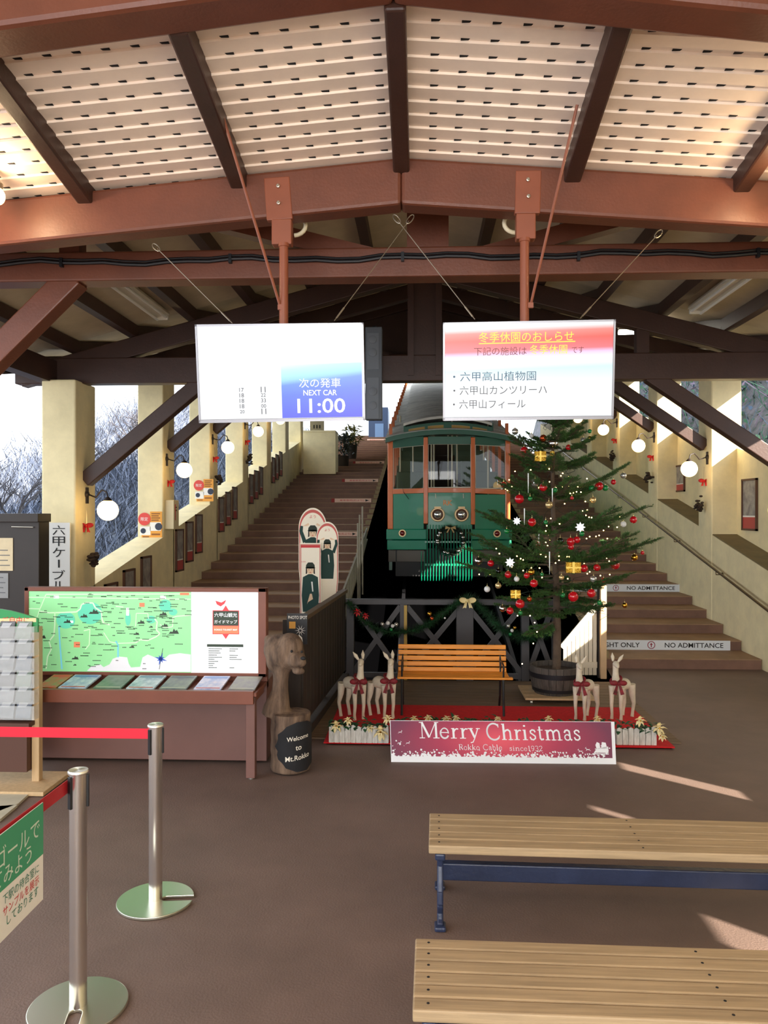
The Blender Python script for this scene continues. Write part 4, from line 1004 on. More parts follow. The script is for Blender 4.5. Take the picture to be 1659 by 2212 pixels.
# ---- wooden deer -----------------------------------------------------------------
M_deer = mat('white_washed_wood', (208, 196, 174), 0.8, vary=0.18, scale=8, bump=0.3)
M_plaid = mat('plaid_ribbon', (140, 20, 34), 0.7, col2=(60, 22, 22), scale=26)
def deer(label, feet, hpx, rump, face):
    """feet (px,py) middle of the feet; face +1 looks to +X"""
    g = F(*feet, CZ); H = hpx * g.y / 1700
    o = thing('wooden_deer', label, 'deer figure', g, 'white wooden deer', rotz=0)
    s = H / 0.66; ca_, sa_ = math.cos(.75), math.sin(.75)
    q = lambda x, y, z: g + Vector(((x*ca_ + y*sa_)*face*s, (-x*sa_ + y*ca_)*s, z*s))
    vs = [q(0,0,.33), q(-.07,0,.335), q(-.14,.01,.32), q(.07,-.01,.33), q(.10,-.015,.38), q(.115,-.02,.47), q(.12,-.025,.55), q(.135,-.035,.575), q(.17,-.075,.555), q(.19,-.10,.545)]
    es = [(0,1),(1,2),(0,3),(3,4),(4,5),(5,6),(6,7),(7,8),(8,9)]; rs = [.062,.066,.058,.056,.045,.030,.030,.034,.022,.014]
    def leg(a, pts, r):
        nonlocal vs, es, rs
        prev = a
        for p, r_ in zip(pts, r): vs.append(q(*p)); rs.append(r_); es.append((prev, len(vs)-1)); prev = len(vs)-1
    body = skin_mesh([v - g for v in vs], es, [r*s for r in rs], 2, M_deer); obj('body', body, o)
    for x, y in ((-.13,-.045),(-.11,.05),(.06,-.05),(.085,.04)):
        hind = x < 0
        pts = [q(x, y, .33), q(x - (.015 if hind else -.005), y, .22), q(x - (.04 if hind else -.008), y, .13), q(x - (.02 if hind else .0), y, .05), q(x - (.01 if hind else -.005), y, .0)]
        rr_ = [.04, .03, .019, .015, .017] if hind else [.034, .022, .017, .014, .017]
        mb = MB(M_deer); mb.tube(pts, [r*s for r in rr_], 10); obj('leg', mb, o, sm=50)
    for e in (-1, 1):
        mb = MB(M_deer); a = q(.115, -.02 + .028*e, .585); b = q(.075, -.02 + .065*e, .66)
        mb.tube([a, (a+b)/2, b], [.010*s, .019*s, .002*s], 8); obj('ear', mb, o, sm=60)
    mb = MB(M_plaid)
    mb.tube([q(.10 + .058*math.cos(k*PI/8), -.015 + .05*math.sin(k*PI/8), .40 - .03*math.cos(k*PI/8)) for k in range(16)], .012*s, 6, closed=True)
    c = q(.14, -.07, .375)
    for e in (-1, 1):
        mb.ball(c + Vector((e*.045*s, -.005, .008)), .036*s, 12, 8, (1.1, .5, .75)); mb.prism([c, c + Vector((e*.018*s, -.008, -.0)), c + Vector((e*.055*s, -.012, -.10*s)), c + Vector((e*.02*s, -.012, -.11*s))], (0, .006, 0))
    mb.ball(c, .016*s, 10, 8); obj('ribbon_bow', mb, o, sm=40)
    return o
deer('white wooden deer with a plaid bow, outermost on the planter side by the dark fence', (765, 1551), 148, 0, 1)
deer('white wooden deer with a plaid bow, standing next to the park bench legs', (829, 1549), 146, 0, 1)
deer('white wooden deer with a plaid bow in front of the barrel', (1262, 1552), 138, 0, -1)
deer('white wooden deer with a plaid bow on the stairs side of the barrel', (1340, 1551), 140, 0, -1)
# ---- planters with poinsettias ------------------------------------------------------
M_picket = mat('picket_white', (226, 224, 218), 0.75, col2=(176, 172, 164), scale=14, stretch=(3, 3, .6))
M_leaf = mat('poinsettia_leaf', (34, 74, 44), 0.5, vary=0.3, scale=9)
M_cream = mat('cream_petal', (232, 214, 160), 0.55, vary=0.1, scale=20)
def leafm(mb, c, d, L, w, droop=.2):
    d = Vector(d).normalized(); sd = d.cross(Z_)
    sd = sd.normalized() if sd.length > 1e-3 else X_
    up = sd.cross(d)
    p = [c, c + d*L*.35 + sd*w/2 + up*.006, c + d*L*.7 + sd*w*.35, c + d*L - up*L*droop, c + d*L*.7 - sd*w*.35, c + d*L*.35 - sd*w/2 + up*.006]
    mid = c + d*L*.5 + up*.012
    b = len(mb.v); mb.add(p + [mid], [(0,1,6),(1,2,6),(2,3,6),(3,4,6),(4,5,6),(5,0,6)])
def flower(mb, c, r, rng):
    for k in range(7):
        a = 2*PI*k/7 + rng.uniform(-.2, .2); leafm(mb, c, (math.cos(a), -.55, math.sin(a)), r, r*.5, .15)
    for k in range(5):
        a = 2*PI*k/5 + .3; leafm(mb, c + Vector((0,-.012,0)), (math.cos(a), -.9, math.sin(a)), r*.55, r*.3, .1)
    mb.use(M_gold); mb.ball(c + Vector((0, -.025, 0)), r*.12, 8, 6); mb.use(M_cream)
def planter(label, x0, x1, y, flowers, seed, front=True):
    rng = random.Random(seed); t = thing('picket_planter', label, 'planter', ((x0+x1)/2, y, CZ), 'picket planters along the carpet')
    h = .158; n = max(2, round((x1-x0)/.046))
    for k in range(n):
        xa = x0 + (x1-x0)*k/n + .003; xb = x0 + (x1-x0)*(k+1)/n - .003; hh = h*(.9 + .12*rng.random())
        mb = MB(M_picket); mb.prism([(xa, y, CZ), (xb, y, CZ), (xb, y, CZ+hh-.012), ((xa+xb)/2, y, CZ+hh), (xa, y, CZ+hh-.012)], (0, .010, 0)); obj('picket', mb, t)
    mb = MB(M_picket); mb.box((x0, y+.012, CZ), (x1, y+.13, CZ+.10)); obj('box', mb, t)
    mb = MB(M_leaf)
    for k in range(int((x1-x0)*170)):
        c = Vector((rng.uniform(x0, x1), y + rng.uniform(.0, .14), CZ + h*rng.uniform(.65, 1.05))); a = rng.uniform(0, 2*PI)
        leafm(mb, c, (math.cos(a), math.sin(a)*.6 - .5, rng.uniform(-.35, .5)), rng.uniform(.05, .085), rng.uniform(.03, .05))
    obj('leaves', mb, t, norm=False)
    for px, py, r in flowers:
        mb = MB(M_cream); flower(mb, P(px, py, y - .03), r, rng); obj('flower', mb, t, norm=False)
    return t
pa = F(710, 1604, CZ); pb = F(842, 1606, CZ)
planter('white picket planter with cream poinsettias beside the dark fence and two deer', pa.x, pb.x - .01, pa.y, [(727,1567,.07),(752,1556,.05),(800,1572,.045),(822,1580,.085),(838,1552,.06)], 3)
pc = F(1332, 1609, CZ); pd = F(1418, 1609, CZ)
planter('white picket planter with gold poinsettias at the carpet corner nearest the stairs', pc.x, pd.x, pc.y, [(1382,1556,.06),(1423,1572,.075),(1430,1590,.05)], 4)
pe = F(845, 1600, CZ)
planter('picket planter showing only leaves above the Merry Christmas sign', pe.x + .03, pc.x - .03, pe.y + .03, [(895,1553,.05),(925,1551,.05),(965,1553,.055),(985,1551,.045),(1075,1553,.04),(1185,1553,.05),(1290,1553,.05)], 5)
# ---- barrel, trolley, tree -------------------------------------------------------------
TY = 8.46
M_barrel = mat('barrel_wood', (92, 84, 76), 0.75, col2=(58, 52, 48), scale=5, stretch=(6, 6, .5), bump=.4)
M_hoop = mat('barrel_hoop', (40, 40, 44), 0.5, metal=.5)
ctr = P(1200, 1500, TY); TX = ctr.x
t = thing('plank_trolley', 'low plank trolley on castors carrying the tree barrel', 'trolley', (TX, TY, CZ))
zt_ = .085
for k in range(4):
    mb = MB(M_pine); mb.box((TX-.36, TY-.31+.156*k, zt_-.02), (TX+.36, TY-.31+.156*k+.15, zt_)); obj('plank', mb, t, bevel=.003)
for x, y in ((-.29,-.24),(.29,-.24),(-.29,.24),(.29,.24)):
    mb = MB(M_steel); mb.lathe([(.028,-.012),(.03,0),(.028,.012)], 16, (TX+x, TY+y, .031), Matrix.Rotation(PI/2, 3, 'Y')); mb.box((TX+x-.018, TY+y-.02, .05), (TX+x+.018, TY+y+.02, .066)); obj('castor', mb, t, sm=40)
zb_ = zt_; ztop = P(1200, 1447, TY-.27).z
t = thing('half_barrel', 'dark wooden half barrel planter holding the Christmas tree', 'planter', (TX, TY, zb_))
H_ = ztop - zb_; r0, r1 = .222, .272
mb = MB(M_barrel); n = 22
for k in range(n):
    a0_, a1_ = 2*PI*k/n + .008, 2*PI*(k+1)/n - .008
    vs = []
    for i in range(7):
        z = zb_ + H_*i/6; r = r0 + (r1-r0)*(i/6)**.8 + .012*math.sin(PI*i/6)
        for rr_, aa in ((r, a0_), (r+.003, (a0_+a1_)/2), (r, a1_), (r-.025, a1_), (r-.025, a0_)): vs.append((TX+rr_*math.cos(aa), TY+rr_*math.sin(aa), z))
    fs = [(i*5+j, i*5+(j+1)%5, (i+1)*5+(j+1)%5, (i+1)*5+j) for i in range(6) for j in range(5)] + [tuple(range(5)), tuple(range(30, 35))]
    mb.add(vs, fs)
obj('staves', mb, t, sm=30)
for zz_, hh in ((.16, .035), (.70, .05)):
    z = zb_ + H_*zz_; r = r0 + (r1-r0)*zz_**.8 + .012*math.sin(PI*zz_)
    mb = MB(M_hoop); mb.lathe([(r+.002, z-hh/2), (r+.007, z-hh/2), (r+.007+.004, z+hh/2), (r+.004, z+hh/2)], 44, (TX, TY, 0), cap=False); obj('hoop', mb, t, sm=40)
mb = MB(mat('soil', (60, 46, 36), .95, vary=.4, scale=20)); mb.lathe([(.001, ztop-.05), (.25, ztop-.055)], 28, (TX, TY, 0), cap=False); obj('soil', mb, t, norm=False)
M_trunk = mat('fir_bark', (88, 72, 58), .9, vary=.3, scale=10, bump=.6)
M_fir = mat('fir_needles', (66, 104, 48), .6, vary=.35, scale=5)
TREE = thing('christmas_tree', 'fir Christmas tree with lights and baubles standing in the half barrel', 'christmas tree', (TX, TY, ztop-.05))
TOP = 3.32
axis = lambda z: Vector((TX + .02*math.sin(z*2.1) - .02*(z-.4)/2.9, TY + .02*math.cos(z*1.7), z))
mb = MB(M_trunk); zs_ = [ztop-.06 + (TOP-ztop)*i/14 for i in range(15)]
mb.tube([axis(z) for z in zs_], [.047*(1-.86*i/14) for i in range(15)], 12); obj('trunk', mb, TREE, sm=60)
rng = random.Random(21)
BR = []                                   # branches: (points)
def branch(z, az, L, rise, curl=.0):
    p = axis(z); pts = [p]; n = 7
    for i in range(1, n+1):
        f = i/n; pts.append(p + Vector((math.cos(az)*L*f, math.sin(az)*L*f, L*(rise*f + curl*f*f) - .05*L*math.sin(PI*f))))
    BR.append((pts, L))
# the branches whose tips can be read: px,py of the tip, depth offset, trunk height
for px, py, dy, z in ((1355,1004,-.15,2.18),(1386,1098,-.05,1.80),(1411,1168,-.2,1.50),(1085,1046,-.2,2.10),(1052,1118,-.15,1.78),(1018,1190,-.25,1.44),(1012,1222,-.45,1.32),(1283,945,-.2,2.62),(1105,945,-.2,2.62),(1230,905,-.3,2.9),(1140,1372,-.3,.86),(1290,1300,-.45,1.15),(1330,1215,-.5,1.42),(1095,1292,-.5,1.12)):
    tip = P(px, py, TY + dy); a = axis(z); d = tip - a; L = math.hypot(d.x, d.y)
    branch(z, math.atan2(d.y, d.x), L, d.z/L, 0)
for z, L, n, rise in ((.95,.62,7,.02),(1.22,.80,8,.08),(1.48,.85,8,.2),(1.80,.74,8,.24),(2.14,.60,7,.3),(2.45,.48,7,.3),(2.70,.40,6,.3),(2.95,.30,6,.4),(3.15,.18,5,.6)):
    o = rng.uniform(0, 6)
    for k in range(n): branch(z + rng.uniform(-.05,.05), o + 2*PI*k/n + rng.uniform(-.25,.25), L*rng.uniform(.75,1.08), rise + rng.uniform(-.06,.08), rng.uniform(-.05,.12))
mbw = MB(M_trunk); mbf = MB(M_fir)
def needles(a, b, dens=150, ln=.030):
    d = b - a; L = d.length; d = d.normalized(); s = d.cross(Z_)
    s = s.normalized() if s.length > 1e-3 else X_
    u = s.cross(d)
    for i in range(int(L*dens)):
        p = a + d*(L*rng.random()); th = rng.choice((0, PI)) + rng.gauss(0, .55)
        o = (s*math.cos(th) + u*(math.sin(th) + .15) + d*.55).normalized(); l = ln*rng.uniform(.7, 1.25)
        w = o.cross(u).normalized()*.0034
        mbf.add([p - w, p + o*l, p + w + u*.002], [(0, 1, 2)])
for pts, L in BR:
    mbw.tube(pts, [.011*(1 - .8*i/(len(pts)-1))*min(1, L/.5) + .002 for i in range(len(pts))], 5, cap=False)
    for i in range(1, len(pts)-1):
        needles(pts[i], pts[i+1], 330)
        dirv = (pts[i+1]-pts[i]).normalized(); s = dirv.cross(Z_).normalized()
        f = i/(len(pts)-1)
        for sd in (-1, 1):
            for rep in range(3):
                tl_ = L*(.42*(1-f) + .09)*rng.uniform(.7, 1.1); st = pts[i] + (pts[i+1]-pts[i])*rng.random()
                e = st + (dirv*.75 + s*sd*.8 + Z_*rng.uniform(-.12,.1)).normalized()*tl_
                mbw.tube([st, e], [.004, .0015], 4, cap=False); needles(st + (e-st)*.12, e, 330)
                for q_ in (.4, .7):
                    s2 = st + (e-st)*q_; e2 = s2 + ((e-st).normalized()*.8 + dirv*.5 - s*sd*.1 + Z_*rng.uniform(-.1,.1)).normalized()*tl_*.35; needles(s2, e2, 330)
obj('branches', mbw, TREE, norm=False); obj('needles', mbf, TREE, norm=False)
# lights
M_bulb = mat('fairy_bulb', (255, 220, 150), .3, emit=(255, 206, 120), estr=14)
LT = thing('fairy_lights', 'string of warm fairy lights wound through the Christmas tree', 'string lights', (TX, TY, .9))
mb = MB(mat('light_cord', (24, 40, 26), .6)); pts = []
for i in range(420):
    f = i/419; z = .85 + 2.2*f; a = f*2*PI*11; r = (.62*(1 - f*.80))*(.72 + .22*math.sin(i*1.31)); c_ = axis(z); pts.append(c_ + Vector((r*math.cos(a), r*math.sin(a), .05*math.sin(i*.9))))
mb.tube(pts, .0022, 4, cap=False); obj('cord', mb, LT, norm=False)
bm_ = MB(M_bulb); bm_.ball((0,0,0), .0065, 8, 6); bme = bm_.mesh('bulb')
fl = [(692,440),(665,458),(687,490),(540,498),(415,510),(368,578),(390,632),(355,660),(340,650),(780,545),(795,525),(845,553),(690,593),(605,640),(840,625),(855,640),(790,635),(915,632),(905,672),(855,685),(880,680),(940,675),(740,640),(810,768),(975,750),(990,818),(955,825),(1005,875),(980,860),(1025,878),(1050,925),(1120,980),(1160,950),(1228,955),(1215,888),(1250,875),(985,1045),(1010,1030),(1060,1028),(1085,1020),(700,885),(668,943),(660,985),(682,1022),(770,928),(690,1060),(660,1075),(675,1100),(265,1125),(290,1165),(225,1190),(430,1185),(480,1215),(620,1170),(660,1190),(765,1185),(765,1218),(738,1240),(830,1190),(845,1190),(965,1245),(1145,1200),(1165,1225),(990,1325),(1010,1310),(1095,1340),(1170,1332),(790,1355),(835,1365),(610,1280),(545,1280),(480,1300),(460,1205),(630,1355),(515,1340),(390,1270),(130,1330),(215,1330),(1150,1045),(988,568)]
for zx, zy in fl:
    px, py = 1000 + zx*.2712, 880 + zy*.2712; z = P(px, py, TY).z; R_ = max(.08, .85*(1-(z-.8)/2.6)); dx = abs(P(px, py, TY).x - axis(z).x)
    Y = TY - .75*math.sqrt(max(.004, R_*R_ - dx*dx))
    o = bpy.data.objects.new('bulb', bme); COL.objects.link(o); o.parent = LT; o.location = P(px, py, Y) - LT.location
for px, py in ((1128,1434),(1155,1345),(1160,1365),(1152,1390),(1145,1330),(1118,1330)):
    o = bpy.data.objects.new('bulb', bme); COL.objects.link(o); o.parent = LT; o.location = P(px, py, TY-.35) - LT.location
# baubles
BC = {'red': mat('bauble_red', (190, 16, 30), .12, coat=.6), 'redgold': mat('bauble_copper', (196, 84, 40), .2, metal=.8), 'green': mat('bauble_green', (16, 120, 56), .12, coat=.6),
      'white': mat('bauble_white', (226, 226, 224), .25, coat=.4), 'silver': mat('bauble_silver', (206, 204, 200), .16, metal=1), 'clear': mat('bauble_clear', (216, 214, 206), .1, metal=.75),
      'gold': M_gold, 'champagne': mat('bauble_champagne', (226, 196, 140), .22, metal=.7), 'gun': mat('bauble_gunmetal', (74, 74, 78), .2, metal=1)}
CN = {'red': 'red', 'redgold': 'copper', 'green': 'green', 'white': 'white', 'silver': 'silver', 'clear': 'glassy silver', 'gold': 'gold', 'champagne': 'champagne', 'gun': 'gunmetal grey'}
BL_ = [(545,225,18,'white'),(640,245,28,'redgold'),(720,285,38,'silver'),(840,318,22,'red'),(487,343,30,'red'),(415,192,27,'clear'),(1010,190,17,'green'),(960,262,24,'clear'),(1010,247,19,'gold'),(325,615,24,'red'),(575,600,31,'clear'),(640,637,32,'red'),(735,658,20,'green'),(1085,628,34,'red'),(1025,643,24,'green'),(1135,642,24,'green'),(1199,595,21,'red'),(1280,543,24,'clear'),(450,730,37,'red'),(535,727,19,'green'),(685,777,29,'champagne'),(1035,738,27,'champagne'),(868,722,15,'red'),(1358,895,29,'red'),(1278,930,24,'white'),(550,915,33,'red'),(660,915,18,'green'),(350,987,20,'green'),(947,1007,21,'green'),(775,1065,27,'gun'),(858,1070,34,'red'),(907,1055,28,'red'),(860,1112,24,'red'),(598,1095,24,'red'),(1430,1158,15,'red'),(1366,1195,27,'gold'),(1213,1255,36,'red'),(965,1282,31,'red'),(1068,1275,29,'red'),(125,1224,32,'silver'),(222,1242,27,'red'),(282,1305,21,'gun'),(360,1332,29,'red'),(282,1420,25,'champagne'),(193,1448,25,'white'),(428,1367,22,'white'),(545,1312,26,'gold'),(508,1340,24,'red'),(565,1402,32,'red'),(630,1330,15,'green'),(785,1355,21,'champagne'),(1040,1367,27,'clear'),(1120,1375,19,'red'),(878,1507,41,'red'),(1023,1480,34,'red'),(795,1495,21,'green'),(1088,1556,20,'green'),(1288,1576,22,'gold'),(455,1565,37,'red'),(315,1603,28,'silver'),(375,1620,29,'red'),(458,1637,18,'green'),(530,1527,20,'redgold')]
M_cap = mat('bauble_cap', (200, 180, 120), .3, metal=1)
def rowname(zy): return ['under the notice monitor', 'in the second branch tier', 'in the middle branches', 'in the fourth branch tier', 'in the lower branches', 'in the lowest branches'][min(5, int((zy-100)/260))]
def side(zx):
    return ['at the car end of', 'car side of', 'by the trunk of', 'stair side of', 'at the stair end of'][min(4, max(0, int((zx-60)/275)))]
seen = {}
order = sorted(range(len(BL_)), key=lambda i: (BL_[i][1]))
for i in order:
    zx, zy, r, c = BL_[i]
    px, py = 1000 + zx*.2712, 880 + zy*.2712; q = P(px, py, TY); R_ = max(.08, .95*(1-(q.z-.8)/2.6)); dx = abs(q.x - axis(q.z).x)
    Y = TY - .8*math.sqrt(max(.01, R_*R_ - dx*dx)) - .03; p = P(px, py, Y); rad = r*.2712*Y/1700
    size = 'large' if r >= 34 else 'small' if r <= 21 else ''
    key = (c, size, rowname(zy)); seen.setdefault(key, []).append(i)
    t = thing('bauble', '', 'bauble', p, 'baubles on the Christmas tree')
    t['_k'] = i
    mb = MB(BC[c]); mb.ball(p, rad, 20, 12); obj('ball', mb, t, sm=80)
    mb = MB(M_cap); mb.lathe([(.006, rad*.96), (.006, rad+.008), (.001, rad+.009)], 8, p); mb.tube([p + Z_*(rad+.006), p + Z_*(rad+.03)], .001, 4); obj('cap', mb, t)
    BAUB = globals().setdefault('BAUB', {}); BAUB[i] = t
nth = ['first', 'second', 'third', 'fourth', 'fifth', 'sixth', 'seventh']
for (c, size, rn), idx in seen.items():
    idx.sort(key=lambda i: BL_[i][0])
    for k, i in enumerate(idx):
        nm = (size + ' ' if size else '') + CN[c] + ' bauble'
        BAUB[i]['label'] = nm + ' ' + rn + (', %s of its colour from the cable car' % nth[k] if len(idx) > 1 else ' of the tree')
        del BAUB[i]['_k']
# other hangings
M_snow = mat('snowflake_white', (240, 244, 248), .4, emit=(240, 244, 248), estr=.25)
for zx, zy, r, lab in ((430,905,34,'white snowflake ornament on the car side of the tree'), (935,955,42,'larger white snowflake ornament in the middle of the tree'), (375,1235,40,'silver glitter snowflake ornament above the lowest car-side branches')):
    px, py = 1000 + zx*.2712, 880 + zy*.2712; p = P(px, py, TY - .72); R_ = r*.2712*p.y/1700
    mb = MB(M_snow)
    for k in range(8):
        a = k*PI/4; d = Vector((math.cos(a), 0, math.sin(a))); s = Vector((-math.sin(a), 0, math.cos(a)))
        mb.prism([p - s*R_*.07, p + d*R_*.55 - s*R_*.22, p + d*R_, p + d*R_*.55 + s*R_*.22, p + s*R_*.07], (0, .005, 0))
    mb.ball(p, R_*.2, 10, 6, (1,.5,1)); solo('snowflake', mb, p, lab, 'ornament', 'snowflakes on the tree')
M_foil = mat('gold_foil', (176, 138, 52), .35, metal=1, bump=.8, bscale=60)
for zx, zy, w, h, lab in ((615,390,90,80,'wide gold foil box hanging near the top of the tree'), (710,390,34,80,'narrow gold foil box beside the wide one near the tree top'), (878,1275,115,85,'gold foil box with a ribbon in the lower middle branches'), (418,1487,78,66,'small yellow gift drum hanging low on the car side of the tree')):
    px, py = 1000 + zx*.2712, 880 + zy*.2712; p = P(px, py, TY - (.3 if zy < 900 else .7)); k = .2712*p.y/1700
    t = thing('gift_ornament', lab, 'ornament', p, 'gold gift ornaments on the tree')
    mb = MB(M_foil); mb.cbox(p, (w*k, .05, h*k)); obj('box', mb, t, bevel=.004)
    mb = MB(mat('ribbon_gold', (214, 180, 90), .35, metal=.8)); mb.cbox(p, (w*k*.16, .054, h*k*1.02)); mb.cbox(p, (w*k*1.02, .053, h*k*.14)); obj('ribbon', mb, t)
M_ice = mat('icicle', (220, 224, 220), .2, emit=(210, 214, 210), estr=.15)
for zx, zy, l, lab in ((520,605,160,'long clear icicle stick in the second branch tier, car side'), (712,700,110,'clear icicle stick near the trunk under the second branch tier'), (490,870,130,'clear icicle stick hanging beside the white car-side snowflake'), (605,1060,110,'clear icicle stick in the fourth branch tier by the trunk'), (690,1240,180,'longest clear icicle stick in front of the lower trunk')):
    px, py = 1000 + zx*.2712, 880 + zy*.2712; p = P(px, py, TY - .55); k = .2712*p.y/1700
    mb = MB(M_ice); mb.tube([p + Z_*l*k/2, p, p - Z_*l*k/2], [.006, .005, .001], 6); solo('icicle_ornament', mb, p, lab, 'ornament', 'icicle sticks on the tree', sm=50)
# ================================================================ fences round the pit
M_fenced = mat('dark_fence', (46, 36, 30), .7, vary=.25, scale=6, stretch=(6, 6, .5))
M_fencer = mat('fence_rail', (96, 76, 54), .6, vary=.15, scale=5)
fa = F(652, 1600); fb = P(745, 1400, 9.30); fa.z = fb.z = 0
fx = fa.x; fy0, fy1 = fa.y, 9.30
fd = (fb - fa); FL = fd.length; fd.normalize(); fn = Vector((fd.y, -fd.x, 0))
t = thing('slat_fence', 'dark brown upright slat fence beside the bear carving', 'fence', (fa + fb)/2)
def fbox(m, s0, s1, n0, n1, z0, z1, name, **k):
    q = lambda s_, n_, z_: fa + fd*s_ + fn*n_ + Vector((0, 0, z_))
    mb = MB(m); mb.hexa([q(s0,n0,z0), q(s0,n1,z0), q(s1,n1,z0), q(s1,n0,z0), q(s0,n0,z1), q(s0,n1,z1), q(s1,n1,z1), q(s1,n0,z1)]); return obj(name, mb, t, **k)
n = 15
for k in range(n): fbox(M_fenced, FL*k/n + .006, FL*(k+1)/n - .010, -.012, .012, .13, 1.05, 'slat', bevel=.004)
fbox(M_fencer, -.02, FL, -.035, .035, 1.045, 1.085, 'top_rail', bevel=.005)
for z in (.2, .8): fbox(M_fenced, 0, FL, -.045, -.012, z, z+.07, 'rail')
fbox(M_fenced, 0, FL, -.05, .05, .013, .09, 'sole_plate', bevel=.005)
for y in (.03, FL/2, FL-.05): fbox(M_fenced, y-.035, y+.035, -.09, -.02, .013, 1.06, 'post', bevel=.004)
fbox(M_fenced, -.05, -.028, -.16, .0, .013, 1.06, 'end_board', bevel=.004)
# photo spot sign on the fence end
a = P(620, 1325, fy0-.065); b = P(664, 1392, fy0-.065)
t = thing('photo_spot_sign', 'small black PHOTO SPOT sign with a white flash on the dark fence end', 'sign', ((a.x+b.x)/2, fy0-.06, b.z))
mb = MB(M_blackp); mb.box((a.x, fy0-.072, b.z), (b.x, fy0-.055, a.z)); obj('board', mb, t)
yy = fy0-.0735
write(t, M_paper, 'PHOTO SPOT', ((a.x+b.x)/2 + .005, yy, a.z-.034), X_, Z_, w=.165, h=.028)
mb = MB(M_paper); c = Vector((b.x-.06, yy, b.z+.12))
for k in range(10): an = 2*PI*k/10; mb.poly([c + Vector((math.cos(an+.25)*.012, 0, math.sin(an+.25)*.012)), c + Vector((math.cos(an)*.05, 0, math.sin(an)*.05)), c + Vector((math.cos(an-.25)*.012, 0, math.sin(an-.25)*.012))])
mb.poly([(a.x+.08, yy, b.z+.05), (b.x-.07, yy, b.z+.085), (b.x-.045, yy, b.z+.06), (b.x-.035, yy, b.z+.0), (b.x-.06, yy, b.z+.0), (b.x-.075, yy, b.z+.05), (a.x+.09, yy, b.z+.02)])
obj('camera_print', mb, t, norm=False)
mb = MB(mat('photo_yellow', (206, 150, 60), .6)); mb.poly([(a.x+.02, yy, a.z-.13), (a.x+.075, yy, a.z-.13), (a.x+.075, yy, a.z-.07), (a.x+.02, yy, a.z-.07)]); obj('yellow_print', mb, t, norm=False)
# grey braced fence behind the park bench
BY = 9.36
M_fg = mat('grey_fence', (62, 60, 63), .55, vary=.1, scale=5)
t = thing('braced_fence', 'grey fence with crossed braces behind the orange park bench', 'fence', (.6, BY, 0))
x0 = fb.x; x1 = P(1208, 1400, BY).x
mb = MB(M_fg); mb.box((x0, BY-.04, .90), (x1, BY+.04, .965)); obj('top_rail', mb, t, bevel=.005)
mb = MB(M_fg); mb.box((x0, BY-.03, .03), (x1, BY+.03, .09)); obj('bottom_rail', mb, t, bevel=.005)
pxs = [P(x, 1400, BY).x for x in (757, 872, 1004, 1134)] + [x1-.04]
for i, x in enumerate(pxs):
    w = .10 if i == 2 else .045
    mb = MB(M_fg); mb.box((x-w, BY-.045, .0), (x+w, BY+.045, .91)); obj('post', mb, t, bevel=.004)
for a, b in zip(pxs, pxs[1:]):
    for s in (0, 1):
        mb = MB(M_fg); z0, z1 = (.10, .88) if s else (.88, .10)
        mb.beam((a+.04, BY + (.0 if s else -.02), z0), (b-.04, BY + (.0 if s else -.02), z1), .06, .03, (0, 1, 0)); obj('brace', mb, t)
a = F(868, 1465); mb = MB(mat('yellow_pole', (170, 136, 40), .5)); mb.box((P(876, 1400, BY-.07).x-.018, BY-.095, .02), (P(876, 1400, BY-.07).x+.018, BY-.06, .90)); solo('yellow_stake', mb, (P(876,1400,BY-.07).x, BY-.08, .0), 'thin yellow stake tied to the grey braced fence', 'stake')
# garland
rng = random.Random(9)
M_gar = mat('garland_green', (44, 92, 52), .6, vary=.35, scale=9)
GP = []
ctrl = [(752,1300),(790,1345),(840,1365),(890,1362),(930,1345),(975,1312),(1010,1293),(1045,1318),(1075,1352),(1110,1372),(1150,1378),(1200,1362)]
pts = [P(x, y, BY-.13) for x, y in ctrl]
def smoothpath(pts, n=6):
    out = []
    for i in range(len(pts)-1):
        p0, p1, p2, p3 = pts[max(0,i-1)], pts[i], pts[i+1], pts[min(len(pts)-1,i+2)]
        for k in range(n):
            t_ = k/n; out.append(.5*((2*p1) + (-p0+p2)*t_ + (2*p0-5*p1+4*p2-p3)*t_*t_ + (-p0+3*p1-3*p2+p3)*t_**3))
    return out + [pts[-1]]
path = smoothpath(pts)
t = thing('fir_garland', 'green fir garland draped along the grey braced fence', 'garland', path[len(path)//2])
mb = MB(M_gar)
for a, b in zip(path, path[1:]):
    d = (b-a).normalized()
    for i in range(80):
        p = a + (b-a)*rng.random(); th = rng.uniform(0, 2*PI); u = d.orthogonal().normalized(); w_ = d.cross(u)
        o = (u*math.cos(th) + w_*math.sin(th) + d*rng.uniform(-.6,.6)).normalized(); l = rng.uniform(.06, .12); q = o.cross(d).normalized()*.006
        mb.add([p-q, p + o*l, p+q], [(0,1,2)])
obj('foliage', mb, t, norm=False)
mb = MB(mat('garland_stem', (40, 50, 34), .7)); mb.tube(path, .01, 6); obj('stem', mb, t)
mb = MB(M_cream); 
for px, py, r, mt in ((772,1322,.06,M_redink),(790,1330,.05,M_redink)):
    mb = MB(mt); 
    for k in range(7): an = 2*PI*k/7; leafm(mb, P(px,py,BY-.2), (math.cos(an),-.5,math.sin(an)), r, r*.5, .1)
    obj('flower', mb, t, norm=False)
